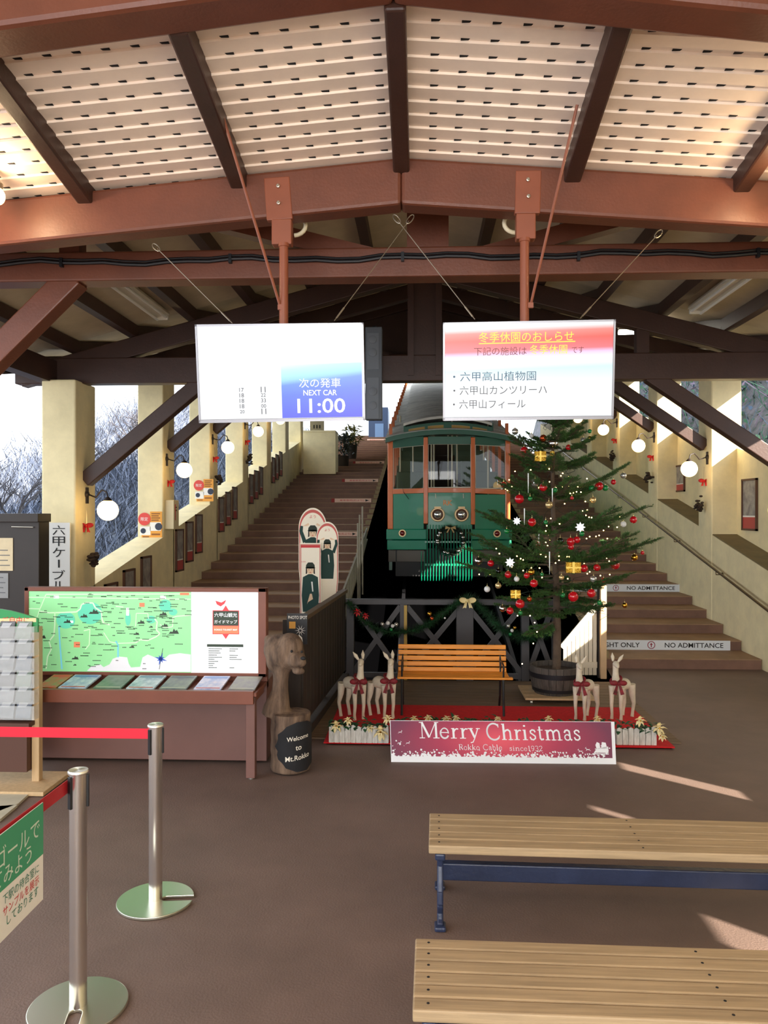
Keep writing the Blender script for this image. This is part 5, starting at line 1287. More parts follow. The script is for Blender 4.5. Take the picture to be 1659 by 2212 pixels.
for i, (px, py, c, r) in enumerate(((826,1348,'clear',.022),(838,1346,'white',.024),(848,1352,'white',.022),(856,1349,'clear',.024),(845,1360,'green',.02),(928,1326,'gold',.028),(933,1336,'redgold',.022),(961,1335,'white',.012),(1098,1352,'clear',.022),(1106,1362,'white',.02),(1102,1370,'green',.02),(1112,1356,'gold',.02))):
    p = P(px, py, BY-.22); mb = MB(BC[c]); mb.ball(p, r, 14, 10)
    solo('garland_bauble', mb, p, '%s bauble on the garland, %s' % (CN[c], ['in the cluster by the left crossed braces, uppermost', 'first of two white ones in the left cluster', 'second of two white ones in the left cluster', 'at the bench end of the left cluster', 'lowest of the left cluster', 'above the orange bench back', 'just under the gold one', 'tiny, beside the cream bow rise', 'top of the cluster nearest the tree', 'middle of the cluster nearest the tree', 'bottom of the cluster nearest the tree', 'tree side of the cluster nearest the tree'][i]), 'bauble', 'baubles on the garland', sm=80)
def bow(name, p, s, m, label, cat, group=None, wire=True):
    t = thing(name, label, cat, p, group)
    for e in (-1, 1):
        mb = MB(m); ring = [p + Vector((e*s*(.52 - .5*math.cos(2*PI*i/14)), -.01, s*.34*math.sin(2*PI*i/14) + s*.10*(.5-.5*math.cos(2*PI*i/14)))) for i in range(14)]
        vs = ring + [q + Vector((0, -s*.38, 0)) for q in ring]; mb.add(vs, [(i, (i+1) % 14, 14+(i+1) % 14, 14+i) for i in range(14)]); mb.prism(ring, (0, -.004, 0)); obj('loop', mb, t, sm=50)
        mb = MB(m); mb.prism([p, p + Vector((e*s*.28, -.02, -s*.05)), p + Vector((e*s*.62, -.02, -s*.95)), p + Vector((e*s*.38, -.02, -s*.85)), p + Vector((e*s*.18, -.02, -s*.92))], (0, -.006, 0)); obj('tail', mb, t)
    mb = MB(m); mb.ball(p + Vector((0, -.02, 0)), s*.2, 12, 8, (1, .8, 1.1)); obj('knot', mb, t, sm=60)
    return t
bow('ribbon_bow', P(1010, 1297, BY-.22), .095, mat('cream_ribbon', (226, 208, 150), .6), 'cream ribbon bow on the garland above the wide grey post', 'bow')
# pale slatted stair gate and post by the stairs, lit by the sun
GY = 9.62
t = thing('stair_gate', 'white slatted gate with a sloping rail between the tree and the right stairs', 'gate', (P(1258, 1470, GY).x, GY, 0))
M_gatew = mat('gate_white', (226, 214, 192), .6, vary=.06)
ga, gb = P(1216, 1400, GY).x, P(1289, 1400, GY).x
for k in range(8):
    x = ga + (gb-ga)*(k+.5)/8; mb = MB(M_gatew); mb.box((x-.022, GY-.012, .03), (x+.022, GY+.012, .36 + .48*(x-ga)/(gb-ga))); obj('slat', mb, t, bevel=.003)
mb = MB(M_gatew); mb.beam((ga-.02, GY-.025, .36), (gb+.02, GY-.025, .90), .03, .07, (0, 0, 1)); obj('sloping_rail', mb, t, bevel=.004)
mb = MB(M_gatew); mb.box((ga, GY-.03, .12), (gb, GY-.012, .19)); obj('rail', mb, t)
mb = MB(mat('dark_edge', (40, 28, 24), .6)); mb.box((gb+.01, GY-.03, 0), (gb+.03, GY+.03, 1.08)); obj('hinge_post', mb, t)
mb = MB(mat('gate_post', (206, 172, 132), .6, vary=.1, scale=6)); a = P(1296, 1400, GY-.05); b = P(1309, 1400, GY-.05); mb.box((a.x, GY-.09, 0), (b.x, GY-.01, 1.12)); solo('wooden_post', mb, ((a.x+b.x)/2, GY-.05, 0), 'pale square wooden post at the foot of the right stairs beside the white gate', 'post', bevel=.005)
# ================================================================ cardboard figures
M_cut = mat('card_cream', (253, 242, 220), .6); M_cutred = mat('card_red', (206, 92, 84), .6); M_uni = mat('uniform_green', (24, 62, 56), .7); M_skin = mat('skin_print', (240, 206, 170), .7); M_hat = mat('cap_green', (36, 48, 36), .7); M_hair = mat('hair_print', (48, 30, 24), .7)
def ell(cx, cz, rx, rz, n=28, a0=0, a1=2*PI): return [(cx + rx*math.cos(a0+(a1-a0)*i/(n-1 if a1-a0 < 6 else n)), cz + rz*math.sin(a0+(a1-a0)*i/(n-1 if a1-a0 < 6 else n))) for i in range(n)]
def cutout(label, Y, pa, pb, oval, raised):
    a = P(*pa, Y); b = P(*pb, Y); w = b.x-a.x; H = a.z; cx = (a.x+b.x)/2
    t = thing('cardboard_figure', label, 'cardboard figure', (cx, Y, 0), 'cardboard conductor figures')
    f = lambda x, z, d: Vector((cx + x*w, Y - d, z*H))
    r_ = w/H
    def outline(k):
        if oval:
            top = [(k*x, 1 - .5*r_*1.45 + z*k) for x, z in ell(0, 0, .5, .5*r_*1.45, 30, 0, PI)]
            return [(.42*k, .0), (.44*k, .30), (.40*k, .45), (.5*k, .62)] + top + [(-.5*k, .62), (-.40*k, .45), (-.46*k, .30), (-.42*k, .0)]
        return [(.5*k, 0), (.5*k, 1 - (1-k)*.1), (-.5*k, 1 - (1-k)*.1), (-.5*k, 0)]
    mb = MB(M_cut); mb.prism([f(x, z, 0) for x, z in outline(1)], (0, .012, 0)); bd = obj('board', mb, t)
    mb = MB(M_cutred); mb.poly([f(x, z*.995, .001) for x, z in outline(.95)]); obj('red_line', mb, bd, norm=False)
    mb = MB(M_cut); mb.poly([f(x, z*.985, .0015) for x, z in outline(.88)]); obj('inner_print', mb, bd, norm=False)
    if not oval:
        mb = MB(M_redink); mb.poly([f(x, z, .002) for x, z in ((-.45,.965),(.45,.965),(.45,.98),(-.45,.98))]); obj('red_band', mb, bd, norm=False)
    hz = .80 if not oval else .845; s = .27*w if oval else .36*w
    F2 = lambda x, z, d: Vector((cx + x*s, Y - d, hz*H + z*s))
    mb = MB(M_skin); mb.poly([F2(x, z, .003) for x, z in ell(0, 0, .5, .62)]); obj('face_print', mb, bd, norm=False)
    mb = MB(M_hair)
    for e in (-1, 1): mb.poly([F2(e*.2 + x, z, .0036) for x, z in ell(0, -.02, .07, .045, 10)])
    obj('eyes_print', mb, bd, norm=False)
    mb = MB(M_redink); mb.poly([F2(x, z, .0036) for x, z in ell(0, -.36, .13, .04, 10)]); obj('mouth_print', mb, bd, norm=False)
    mb = MB(M_hair)
    for e in (-1, 1): mb.poly([F2(x*e, z, .0035) for x, z in ((.3,.5),(.58,.3),(.62,-.6),(.42,-.5),(.44,.1))])
    obj('hair_print', mb, bd, norm=False)
    mb = MB(M_hat); mb.poly([F2(x, z, .004) for x, z in ((-.6,.22),(.6,.22),(.56,.62),(.3,.95),(-.3,.95),(-.56,.62))]); mb.poly([F2(x, z, .004) for x, z in ell(0, .24, .66, .12)]); obj('cap_print', mb, bd, norm=False)
    mb = MB(M_uni); mb.poly([F2(x, z, .0032) for x, z in ((-.25,-.6),(.25,-.6),(1.0,-1.0),(1.15,-3.4),(1.0,-5.6),(-1.0,-5.6),(-1.15,-3.4),(-1.0,-1.0))])
    if raised:
        for e in (-1, 1): mb.poly([F2(x*e, z, .0034) for x, z in ((.8,-1.1),(1.25,-1.4),(1.75,.2),(1.6,.9),(1.25,.85),(1.3,.2))])
    obj('uniform_print', mb, bd, norm=False)
    mb = MB(M_skin)
    if raised:
        for e in (-1, 1): mb.poly([F2(x*e, z, .0036) for x, z in ((1.55,.85),(1.3,.85),(.55,1.25),(.45,1.0),(.75,.85))])
    else: mb.poly([F2(x, z, .0036) for x, z in ((-.3,-4.3),(.35,-3.9),(.2,-3.2),(-.05,-3.2),(-.45,-4.6))])
    obj('hands_print', mb, bd, norm=False)
    mb = MB(M_paper); mb.poly([F2(x, z, .0037) for x, z in ((.1,-1.6),(.3,-1.6),(.4,-2.9),(.25,-2.9))]); obj('sash_print', mb, bd, norm=False)
    mb = MB(M_redink); text(mb, 'ようこそ'[:2] if oval else 'えがお', f(0 if oval else -.33, .945 if oval else .86, .004), X_, Z_, w=w*.22); obj('lettering', mb, bd, norm=False)
    mb = MB(M_cut); mb.prism([(cx-.1, Y+.012, 0), (cx-.1, Y+.30, 0), (cx-.1, Y+.012, .8)], (.008, 0, 0)); mb.prism([(cx+.1, Y+.012, 0), (cx+.1, Y+.30, 0), (cx+.1, Y+.012, .8)], (.008, 0, 0)); obj('back_stay', mb, t)
cutout('rear cardboard conductor figure with raised arms, oval top, tallest of three', 10.05, (645, 1097), (706, 1345), True, True)
cutout('cardboard conductor figure with raised arms and oval top, nearest the cable car', 9.80, (683, 1127), (731, 1345), True, True)
cutout('front cardboard conductor figure on an oblong board with a red top band', 9.55, (648, 1173), (693, 1345), False, False)
# leaning slatted barrier up the pit edge and the thin stakes beside it
t = thing('slatted_barrier', 'pale grey slatted barrier climbing along the pit edge of the left stairs', 'barrier', (PIT_L-.2, 12, sz(12)))
M_bar = mat('barrier_grey', (150, 144, 126), .7, vary=.15, scale=6)
bx = PIT_L + .02
for k in range(26):
    Y = 10.9 + .2*k; z0 = max(0, sz(Y)) + .16; mb = MB(M_bar); mb.box((bx-.008, Y, z0), (bx+.008, Y+.14, z0 + .10 + .42*(1-k/40))); obj('slat', mb, t)
mb = MB(M_bar); mb.beam((bx, 10.85, sz(10.85)+.68), (bx, 16.2, sz(16.2)+.43), .03, .03); obj('rail', mb, t)
mb = MB(M_bar); mb.beam((bx, 10.85, sz(10.85)+.20), (bx, 16.2, sz(16.2)+.20), .03, .03); obj('rail', mb, t)
for x, y0_, y1_, Y, lab in ((783,1094,1200,13.2,'tallest thin pale stake beside the slatted barrier'), (777,1112,1200,13.0,'second tallest thin stake beside the slatted barrier'), (773,1130,1200,12.8,'shortest thin stake beside the slatted barrier')):
    p = P(x, y0_, Y); q = Vector((p.x, Y, sz(Y))); mb = MB(M_bar); mb.tube([q, p], .014, 8); solo('stake', mb, q, lab, 'stake', 'thin stakes by the barrier')
# ================================================================ stair signs
def riser_fit(px, py):
    best = None
    for k in range(42):
        Y = ST_Y + k*TREAD - .017; p = P(px, py, Y); e = abs(p.z - (k*RISE + RISE/2))
        if best is None or e < best[0]: best = (e, k, Y)
    return best[1], best[2]
M_pink = mat('riser_sign', (236, 200, 180), .6); M_riser_red = mat('riser_red', (150, 30, 26), .6)
ords = ['lowest', 'second lowest', 'middle', 'second highest', 'highest']
for i, (xa, xb, y, red) in enumerate(((700,773,1152,0),(723,802,1083,1),(745,817,1041,1),(768,830,1000.5,0),(793,836,949,0))):
    k, Y = riser_fit((xa+xb)/2, y); a = P(xa, y, Y); b = P(xb, y, Y); z = k*RISE + RISE/2; h = min(.052, .5*10/1700*Y)
    t = thing('riser_sign', '%s pale strip sign with an arrow on the left stairs' % ords[i], 'sign', ((a.x+b.x)/2, Y, z), 'arrow signs on the left stair risers')
    mb = MB(M_pink); mb.box((a.x, Y-.006, z-h), (b.x, Y, z+h)); obj('plate', mb, t)
    if red or i == 3: mb = MB(M_riser_red); mb.box((a.x-.09, Y-.006, z-h), (a.x, Y, z+h)); obj('red_cap', mb, t)
    w = b.x-a.x; write(t, M_redink, '乗車専用(右より)', (a.x + w*.47, Y-.007, z), X_, Z_, w=w*.66, h=h*1.1)
    mb = MB(M_ink); mb.poly([(b.x-w*.16, Y-.007, z-h*.6), (b.x-w*.06, Y-.007, z), (b.x-w*.16, Y-.007, z+h*.6)]); obj('arrow', mb, t, norm=False)
M_plate = mat('sign_pale_blue', (216, 222, 228), .5)
for i, (ya, yb, xr, lab) in enumerate(((1375,1396,1577,'white RIGHT ONLY NO ADMITTANCE strip on the second step of the right stairs'), (1274,1290,1470,'white NO ADMITTANCE strip on the fifth step, above the other strip'))):
    k, Y = riser_fit(xr - 60, (ya+yb)/2 + .5); a = P(xr, ya, Y); z0, z1 = P(xr, yb, Y).z, a.z; zc = k*RISE + RISE/2; hh = (z1-z0)/2; xl = PIT_R + .16
    t = thing('admittance_sign', lab, 'sign', ((xl+a.x)/2, Y, zc), 'strip signs on the right stairs')
    mb = MB(M_plate); mb.box((xl, Y-.008, zc-hh), (a.x, Y, zc+hh)); obj('plate', mb, t)
    X = lambda px: P(px, ya, Y).x
    s = (a.x - X(xr-275 if i == 0 else xr-185))/275 if i == 0 else (a.x - X(xr-185))/225
    yy = Y-.009
    at_ = lambda d: a.x - d*s            # d: pixels left of the right end on the lower strip
    write(t, M_ink, 'NO ADMITTANCE', (at_(78), yy, zc), X_, Z_, w=s*126, h=hh*1.0)
    write(t, M_ink, 'RIGHT ONLY', (at_(240), yy, zc), X_, Z_, w=s*90, h=hh*1.0)
    write(t, M_ink, '乗車専用', (at_(330), yy, zc), X_, Z_, w=s*60, h=hh*1.1)
    mb = MB(mat('sign_maroon', (140, 40, 60), .6)); c = Vector((at_(170), yy, zc)); r = hh*.8
    o_ = [(c + Vector((math.cos(q*PI/14)*r, 0, math.sin(q*PI/14)*r)), c + Vector((math.cos(q*PI/14)*r*.8, 0, math.sin(q*PI/14)*r*.8))) for q in range(28)]
    for q in range(28): mb.poly([o_[q][0], o_[(q+1) % 28][0], o_[(q+1) % 28][1], o_[q][1]])
    mb.poly([c + Vector(v)*r for v in ((-.4,0,.05),(0,0,.6),(.4,0,.05),(.12,0,.05),(.12,0,-.55),(-.12,0,-.55),(-.12,0,.05))]); obj('emblem', mb, t, norm=False)
# ================================================================ handrail, globe lamps, column ornaments
M_rail = mat('bronze_rail', (96, 76, 50), .35, metal=.7)
t = thing('handrail', 'bronze handrail climbing along the right wall above the stairs', 'handrail', (XR-.1, 9, .9))
hp = [PX(1659+120, 1321+93, XR-.09), PX(1510, 1204, XR-.09), PX(1330, 1065, XR-.09)]
d = (hp[2]-hp[1]).normalized(); mb = MB(M_rail); mb.tube([hp[1] - d*4.2, hp[2] + d*9], .018, 10); obj('rail', mb, t, sm=60)
for k in range(8):
    p = hp[1] + d*(-2.6 + 1.9*k); mb = MB(M_rail); mb.tube([p, p + Vector((.0, 0, -.06)), p + Vector((.10, 0, -.06))], .008, 6); mb.lathe([(.03, 0), (.03, .008)], 12, p + Vector((.085, 0, -.06)), Matrix.Rotation(PI/2, 3, 'Y')); obj('bracket', mb, t)
M_globe = mat('globe_glass', (255, 244, 224), .3, emit=(255, 212, 142), estr=6.5)
M_bronze = mat('lamp_iron', (40, 30, 26), .5)
def globe_lamp(label, side_, Y, z, glow=True):
    xw = XL if side_ < 0 else XR; s = -side_; c = Vector((xw + s*.36, Y, z)); w = Vector((xw, Y+.25, z + .19))
    t = thing('globe_lamp', label, 'wall lamp', (xw, Y + .25, z), 'white globe wall lamps')
    mb = MB(M_globe); mb.ball(c, .118, 28, 18); obj('globe', mb, t, sm=80)
    mb = MB(M_bronze); mb.lathe([(.05, .105), (.045, .12), (.018, .15), (.001, .155)], 16, c); obj('fitter', mb, t, sm=40)
    mb = MB(M_bronze); top_ = c + Z_*.15
    mb.tube([top_, top_ + Vector((-s*.02,.01,.06)), top_ + Vector((-s*.09,.05,.085)), top_ + Vector((-s*.15,.1,.04)), top_ + Vector((-s*.20,.15,-.0)), top_ + Vector((-s*.26,.2,.015)), w + Vector((s*.02,0,0))], .009, 8); obj('gooseneck', mb, t, sm=60)
    mb = MB(M_bronze); mb.lathe([(.045, 0), (.045, .012), (.025, .03)], 16, w, Matrix.Rotation(s*PI/2, 3, 'Y')); mb.box((w.x - .0, w.y-.025, w.z-.11), (w.x + s*.02, w.y+.025, w.z+.08)); obj('wall_plate', mb, t)
lz = lambda Y: 2.02 + .21*(Y - 8.87)
lampY = [8.87, 11.8, 14.5, 17.25, 20.0]
cn = ['first', 'second', 'third', 'fourth', 'fifth']
for i, Y in enumerate(lampY):
    globe_lamp('lit white globe lamp on the %s column of the left wall' % cn[i], -1, Y, lz(Y)); globe_lamp('lit white globe lamp on the %s column of the right wall' % cn[i], 1, Y, lz(Y))
# a lamp on the front post of either side, half out of the picture
M_redbow = mat('red_bow', (206, 36, 30), .6); M_plush = mat('pine_cone', (50, 36, 26), .8, vary=.3, scale=20)
for i, Y in enumerate(COLY[:4]):
    for s in (-1, 1):
        xw = XL + .005 if s < 0 else XR - .005; wn = 'left' if s < 0 else 'right'; yc = Y + .27
        z = 1.84 + .205*(yc - 9.1) + (0 if s < 0 else .0)
        p = Vector((xw - s*.03, yc - .05, z))
        t = bow('red_bow', p, .085, M_redbow, 'red ribbon bow under the lamp of the %s %s column' % (cn[i], wn), 'bow', 'red bows under the lamps')
        mb = MB(M_bolt); mb.tube([p + Z_*.0, p + Vector((s*.02, .04, .22))], .002, 4); obj('wire', mb, t)
        if s < 0 and i == 1: continue
        c = Vector((xw - s*.09, yc - .02, z - .38)); mb = MB(M_plush); rr = random.Random(i*7+s)
        for k in range(34): mb.ball(c + Vector((rr.gauss(0,.026), rr.gauss(0,.026), rr.gauss(0,.04))), rr.uniform(.025,.038), 7, 5, (1, 1, .6))
        solo('pine_cone_cluster', mb, c, 'dark pine cone cluster below the red bow of the %s %s column' % (cn[i], wn), 'ornament', 'pine cone clusters on the columns', sm=50)
# ================================================================ framed posters
M_pf = mat('poster_frame', (92, 60, 44), .5); M_pic = mat('poster_picture', (176, 172, 164), .4, col2=(104, 100, 104), scale=9, detail=8); M_pred = mat('poster_red', (186, 70, 66), .5)
def framed(x, s, Y, zc, w, h, slope, label, group):
    t = thing('framed_poster', label, 'poster', (x, Y, zc), group)
    g = lambda dy, dz, dx: Vector((x - s*dx, Y + dy, zc + dz))
    def bx(m, y0, z0, y1, z1, d0, d1, name, par=None):
        mb = MB(m); mb.hexa([g(y0,z0,d0), g(y1,z0,d0), g(y1,z1,d0), g(y0,z1,d0), g(y0,z0,d1), g(y1,z0,d1), g(y1,z1,d1), g(y0,z1,d1)]); return obj(name, mb, par or t)
    mb = MB(M_pf); b = .028
    for y0, z0, y1, z1 in ((-w/2,-h/2,w/2,-h/2+b),(-w/2,h/2-b,w/2,h/2),(-w/2,-h/2,-w/2+b,h/2),(w/2-b,-h/2,w/2,h/2)):
        mb.hexa([g(y0,z0,0), g(y1,z0,0), g(y1,z1,0), g(y0,z1,0), g(y0,z0,.03), g(y1,z0,.03), g(y1,z1,.03), g(y0,z1,.03)])
    obj('frame', mb, t)
    pic = bx(M_pic, -w/2+b, -h/2+b, w/2-b, h/2-b, .0, .015, 'picture')
    bx(M_pred, -w/2+b, -h/2+b, w/2-b, -h/2+b + h*.22, .0151, .0165, 'red_foot', pic)
    bx(M_paper, -w/2+b, -h/2+b + h*.22, w/2-b, -h/2+b + h*.25, .0151, .0165, 'white_line', pic)
places = ['foot of the left wall, under the sill', 'second bay of the left wall', 'third bay of the left wall', 'fourth bay of the left wall', 'fifth bay of the left wall']
for i in range(5):
    Yc = COLY[i]
    for j, dy in enumerate((1.0, 1.62, 2.28) if i == 0 else (.78, 1.33, 1.90)):
        Y = Yc + dy; zc = 1.37 + .212*(Y - 12.65) + (-.02 if i == 0 else 0)
        framed(XL + .001, -1, Y, zc, .40, .69, .2, 'framed picture poster with a red foot, %s in the %s' % (['lowest', 'middle', 'highest'][j], places[i].replace('foot of the left wall, under the sill', 'first bay of the left wall')), 'framed posters on the left wall')
for (x0_, x1_, y0_, y1_, lab) in ((1605,1637,1035,1145,'framed poster with a red foot on the right wall nearest the camera'), (1459,1480,1005,1062,'framed poster with a red foot on the right wall, partly behind a globe lamp')):
    a = PX(x0_, (y0_+y1_)/2, 4.685); b = PX(x1_, (y0_+y1_)/2, 4.685); Yc = (a.y+b.y)/2
    h = (y1_-y0_)*Yc/1700; framed(4.688, 1, Yc, PX((x0_+x1_)/2, (y0_+y1_)/2, 4.685).z, abs(a.y-b.y), h, .2, lab, 'framed posters on the right wall')
# ================================================================ notices and meter box on the columns
for Y, (x0_, y0_, x1_, y1_), lab in ((COLY[1], (298,1105,350,1163), 'orange notice with red and dark round badges on the second left column'), (COLY[2], (418,1035,461,1083), 'orange notice with red and dark round badges on the third left column')):
    a = P(x0_, y0_, Y-.012); b = P(x1_, y1_, Y-.012); w = b.x-a.x; h = a.z-b.z
    t = thing('column_notice', lab, 'notice', ((a.x+b.x)/2, Y-.01, b.z), 'orange notices on the left columns')
    q = lambda u, v, d: Vector((a.x + u*w, Y-.012-d, a.z - v*h))
    M_on = mat('notice_orange', (232, 160, 60), .6)
    mb = MB(M_on); mb.box(q(.5, 0, 0), q(1, 1, -.008)); mb.box(q(.15, .62, 0), q(.5, 1, -.008)); obj('orange_sheet', mb, t)
    mb = MB(M_paper); mb.box(q(.08, .56, .001), q(.52, .88, .0)); mb.box(q(.5, .40, .001), q(.95, .72, .0)); obj('white_sheet', mb, t)
    for cx_, cy_, r, m_, nm in ((.27,.28,.26,mat('badge_red', (222, 66, 54), .5),'red_badge'), (.22,.72,.11,mat('badge_navy', (36, 44, 66), .5),'navy_badge'), (.86,.56,.15,mat('badge_navy', (36, 44, 66), .5),'navy_badge')):
        mb = MB(m_); mb.prism([q(cx_, cy_, .001) + Vector((math.cos(k*PI/14)*r*w, 0, math.sin(k*PI/14)*r*w)) for k in range(28)], (0, -.003, 0)); obj(nm, mb, t)
    mb = MB(mat('notice_print', (140, 84, 30), .6))
    for k in range(4): mb.box(q(.56, .06+.08*k, .0015), q(.92-.06*(k % 2), .10+.08*k, .001))
    mb.box(q(.56,.82,.0015), q(.92,.88,.001)); mb.box(q(.2,.92,.0015), q(.46,.96,.001)); obj('print_lines', mb, t)
    write(t, M_paper, '限定', q(.27, .28, .005), X_, Z_, w=w*.3)
a = P(352, 1080, COLY[1]+.10); b = P(380, 1143, COLY[1]+.10)
t = thing('meter_box', 'cream meter box fixed to the second left column', 'box', (XL+.06, COLY[1]+.2, b.z))
mb = MB(mat('box_cream', (214, 198, 160), .5)); mb.box((XL, COLY[1]+.08, b.z), (XL+.14, COLY[1]+.34, a.z)); obj('case', mb, t, bevel=.008)
mb = MB(M_ink)
for z in (.72, .62): mb.box((XL+.139, COLY[1]+.18, b.z + (a.z-b.z)*z), (XL+.143, COLY[1]+.22, b.z + (a.z-b.z)*(z+.05)))
obj('switches', mb, t)
mb = MB(M_redink); mb.box((XL+.139, COLY[1]+.14, b.z + (a.z-b.z)*.3), (XL+.142, COLY[1]+.17, b.z + (a.z-b.z)*.85)); obj('red_plate', mb, t)
# ================================================================ ceiling lights, loudspeaker
M_fix = mat('fixture_white', (222, 214, 196), .5); M_tube = mat('tube_white', (236, 232, 222), .3)
for s, lab in ((-1, 'unlit twin tube ceiling light between the rafters on the left roof slope'), (1, 'unlit twin tube ceiling light between the rafters on the right roof slope')):
    X = .05 + s*3.0; ya, yb = 7.3, 8.9; z = roof_z(X, 8) - .02
    t = thing('tube_light', lab, 'ceiling light', (X, 8.1, z), 'unlit ceiling tube lights')
    mb = MB(M_fix); mb.beam((X, ya, z-.02), (X, yb, z-.02), .16, .04, Vector((s*RS, 0, 1))); obj('fixture', mb, t, bevel=.006)
    for e in (-.05, .05): mb = MB(M_tube); mb.tube([(X+e, ya+.04, z-.065 - s*e*RS), (X+e, yb-.04, z-.065 - s*e*RS)], .015, 10); obj('tube', mb, t, sm=60)
    for y in (ya+.03, yb-.03): mb = MB(M_fix); mb.cbox((X, y, z-.055), (.14, .03, .05)); obj('end_holder', mb, t)
p0, p1 = P(1336, 719, 10.4), P(1432, 716, 10.4)
t = thing('lit_tube_light', 'lit white tube lamp beyond the dark roof truss beside the closed places monitor', 'ceiling light', (p0+p1)/2)
mb = MB(mat('tube_lit', (255, 250, 240), .3, emit=(255, 250, 238), estr=8)); mb.tube([p0, p1], .026, 10); obj('tube', mb, t, sm=60)
mb = MB(M_fix); mb.beam(p0 + Z_*.06, p1 + Z_*.06, .08, .05); obj('fixture', mb, t)
for q in (p0, p1): mb = MB(M_fix); mb.beam(q + Z_*.06, q + Z_*.6, .02, .02, Y_); obj('hanger', mb, t)
a = P(789, 706, 8.88); b = P(825, 906, 8.88)
t = thing('column_loudspeaker', 'grey upright loudspeaker hung beside the NEXT CAR monitor', 'loudspeaker', ((a.x+b.x)/2, 8.95, b.z))
M_spk = mat('speaker_grey', (92, 98, 106), .5); M_spk2 = mat('speaker_face', (112, 118, 126), .6)
mb = MB(M_spk); mb.box((a.x, 8.88, b.z), (b.x, 9.02, a.z)); obj('case', mb, t, bevel=.008)
mb = MB(M_spk2); H_ = a.z-b.z
for v0, v1 in ((.07,.46),(.55,.99)): mb.box((a.x+.02, 8.872, a.z-H_*v1), (b.x-.035, 8.88, a.z-H_*v0))
obj('grille', mb, t)
for v in (.14,.28,.70,.85): mb = MB(M_spk2); mb.lathe([(.030,0),(.046,.006),(.046,.012),(.040,.014)], 20, ((a.x+b.x)/2-.01, 8.873, a.z-H_*v), Matrix.Rotation(PI/2, 3, 'X')); obj('driver', mb, t, sm=40)
mb = MB(M_blackp); mb.box(((a.x+b.x)/2-.02, 9.0, a.z-.1), ((a.x+b.x)/2+.02, 9.04, a.z+.04)); obj('hanger', mb, t)
# ================================================================ at the top of the left stairs
a = P(655, 930, 25.4); b = P(725, 1004, 25.4)
mb = MB(M_wall); mb.box((a.x, 25.4, b.z-.3), (b.x, 26.2, a.z)); mb.box((a.x, 25.38, a.z-.06), (b.x, 26.2, a.z)); solo('ticket_counter', mb, ((a.x+b.x)/2, 25.8, b.z-.3), 'plain cream counter box high up the left stairs', 'counter', bevel=.01)
a = P(670, 905, 27.0); b = P(700, 932, 27.0)
t = thing('panel_board', 'cream control panel standing behind the cream counter up the stairs', 'panel', ((a.x+b.x)/2, 27.0, b.z))
mb = MB(mat('panel_cream', (176, 166, 140), .6)); mb.box((a.x, 26.95, b.z-.8), (b.x, 27.05, a.z+.4)); obj('board', mb, t)
mb = MB(M_ink)
for k in range(3): mb.box((a.x + .12 + .1*k, 26.94, b.z+.1), (a.x + .16 + .1*k, 26.95, b.z+.22))
obj('dials', mb, t)
rr = random.Random(2)
for i, (px, py, w, h, lab) in enumerate(((742,960,1.0,1.6,'dark leafy potted plant beside the cream counter up the stairs'), (760,940,.9,1.5,'yellowish potted plant near the top of the left stairs'))):
    c = P(px, py, 27.4 + i); base = Vector((c.x, c.y, c.z - h*.5)); t = thing('potted_plant', lab, 'plant', base)
    mb = MB(mat('plant_%d' % i, ((46,58,52),(120,116,60))[i], .6, vary=.3))
    for k in range(90): 
        d = Vector((rr.gauss(0,1), rr.gauss(0,1), rr.uniform(.2, 2))).normalized(); leafm(mb, base + Vector((rr.gauss(0,.1), rr.gauss(0,.1), .35 + rr.random()*h*.4)), d, rr.uniform(.3,.6)*h*.5, .07, .4)
    obj('leaves', mb, t, norm=False)
    mb = MB(M_fenced); mb.lathe([(.16, -.1), (.2, .4)], 16, base); obj('pot', mb, t, sm=40)
mb = MB(mat('blue_building', (66, 84, 116), .6)); a = P(796, 880, 36); b = P(838, 948, 36); mb.box((a.x, 36, b.z-2), (b.x, 38, a.z)); mb.use(mat('blue_light', (120, 150, 190), .5)); mb.box((a.x+.3, 35.98, b.z), (b.x-.2, 36, b.z+.7)); solo('blue_shed', mb, ((a.x+b.x)/2, 37, b.z-2), 'blue-grey shed at the head of the left stairs', 'shed')
# ================================================================ cable car
CYF = 15.0
M_cg = mat('car_green', (8, 124, 92), .36, vary=.06, scale=3, coat=.12); M_cgd = mat('car_green_dark', (14, 84, 60), .35, coat=.3)
M_co = mat('car_orange', (206, 104, 44), .35, vary=.06, scale=4, coat=.3); M_croof = mat('car_roof', (206, 204, 194), .6, vary=.25, scale=2)
M_cint = mat('car_interior', (62, 44, 32), .7, vary=.2, scale=4); M_pole = mat('car_pole', (206, 192, 160), .4)
M_glass = bpy.data.materials.new('window_glass'); M_glass.use_nodes = True
_nt = M_glass.node_tree; _N = _nt.nodes; _N.remove(_N['Principled BSDF'])
_tr = _N.new('ShaderNodeBsdfTransparent'); _gl = _N.new('ShaderNodeBsdfGlossy'); _gl.inputs['Roughness'].default_value = .02; _mx = _N.new('ShaderNodeMixShader'); _fr = _N.new('ShaderNodeFresnel'); _fr.inputs[0].default_value = 1.5
_nt.links.new(_fr.outputs[0], _mx.inputs[0]); _nt.links.new(_tr.outputs[0], _mx.inputs[1]); _nt.links.new(_gl.outputs[0], _mx.inputs[2]); _nt.links.new(_mx.outputs[0], _N['Material Output'].inputs[0])
_tr.inputs[0].default_value = (.80, .84, .82, 1)
KX = 300/1659
def cz(zx, zy, dy=0.0):
    """point of the car front, read in the 1659-wide crop; the side bays bend back"""
    px, py = 820 + zx*KX, 900 + zy*KX; bend = 0.0
    if zx < 552: bend = (552 - zx)/460*.20
    if zx > 1115: bend = (zx - 1115)/445*.20
    return P(px, py, CYF + bend + dy)
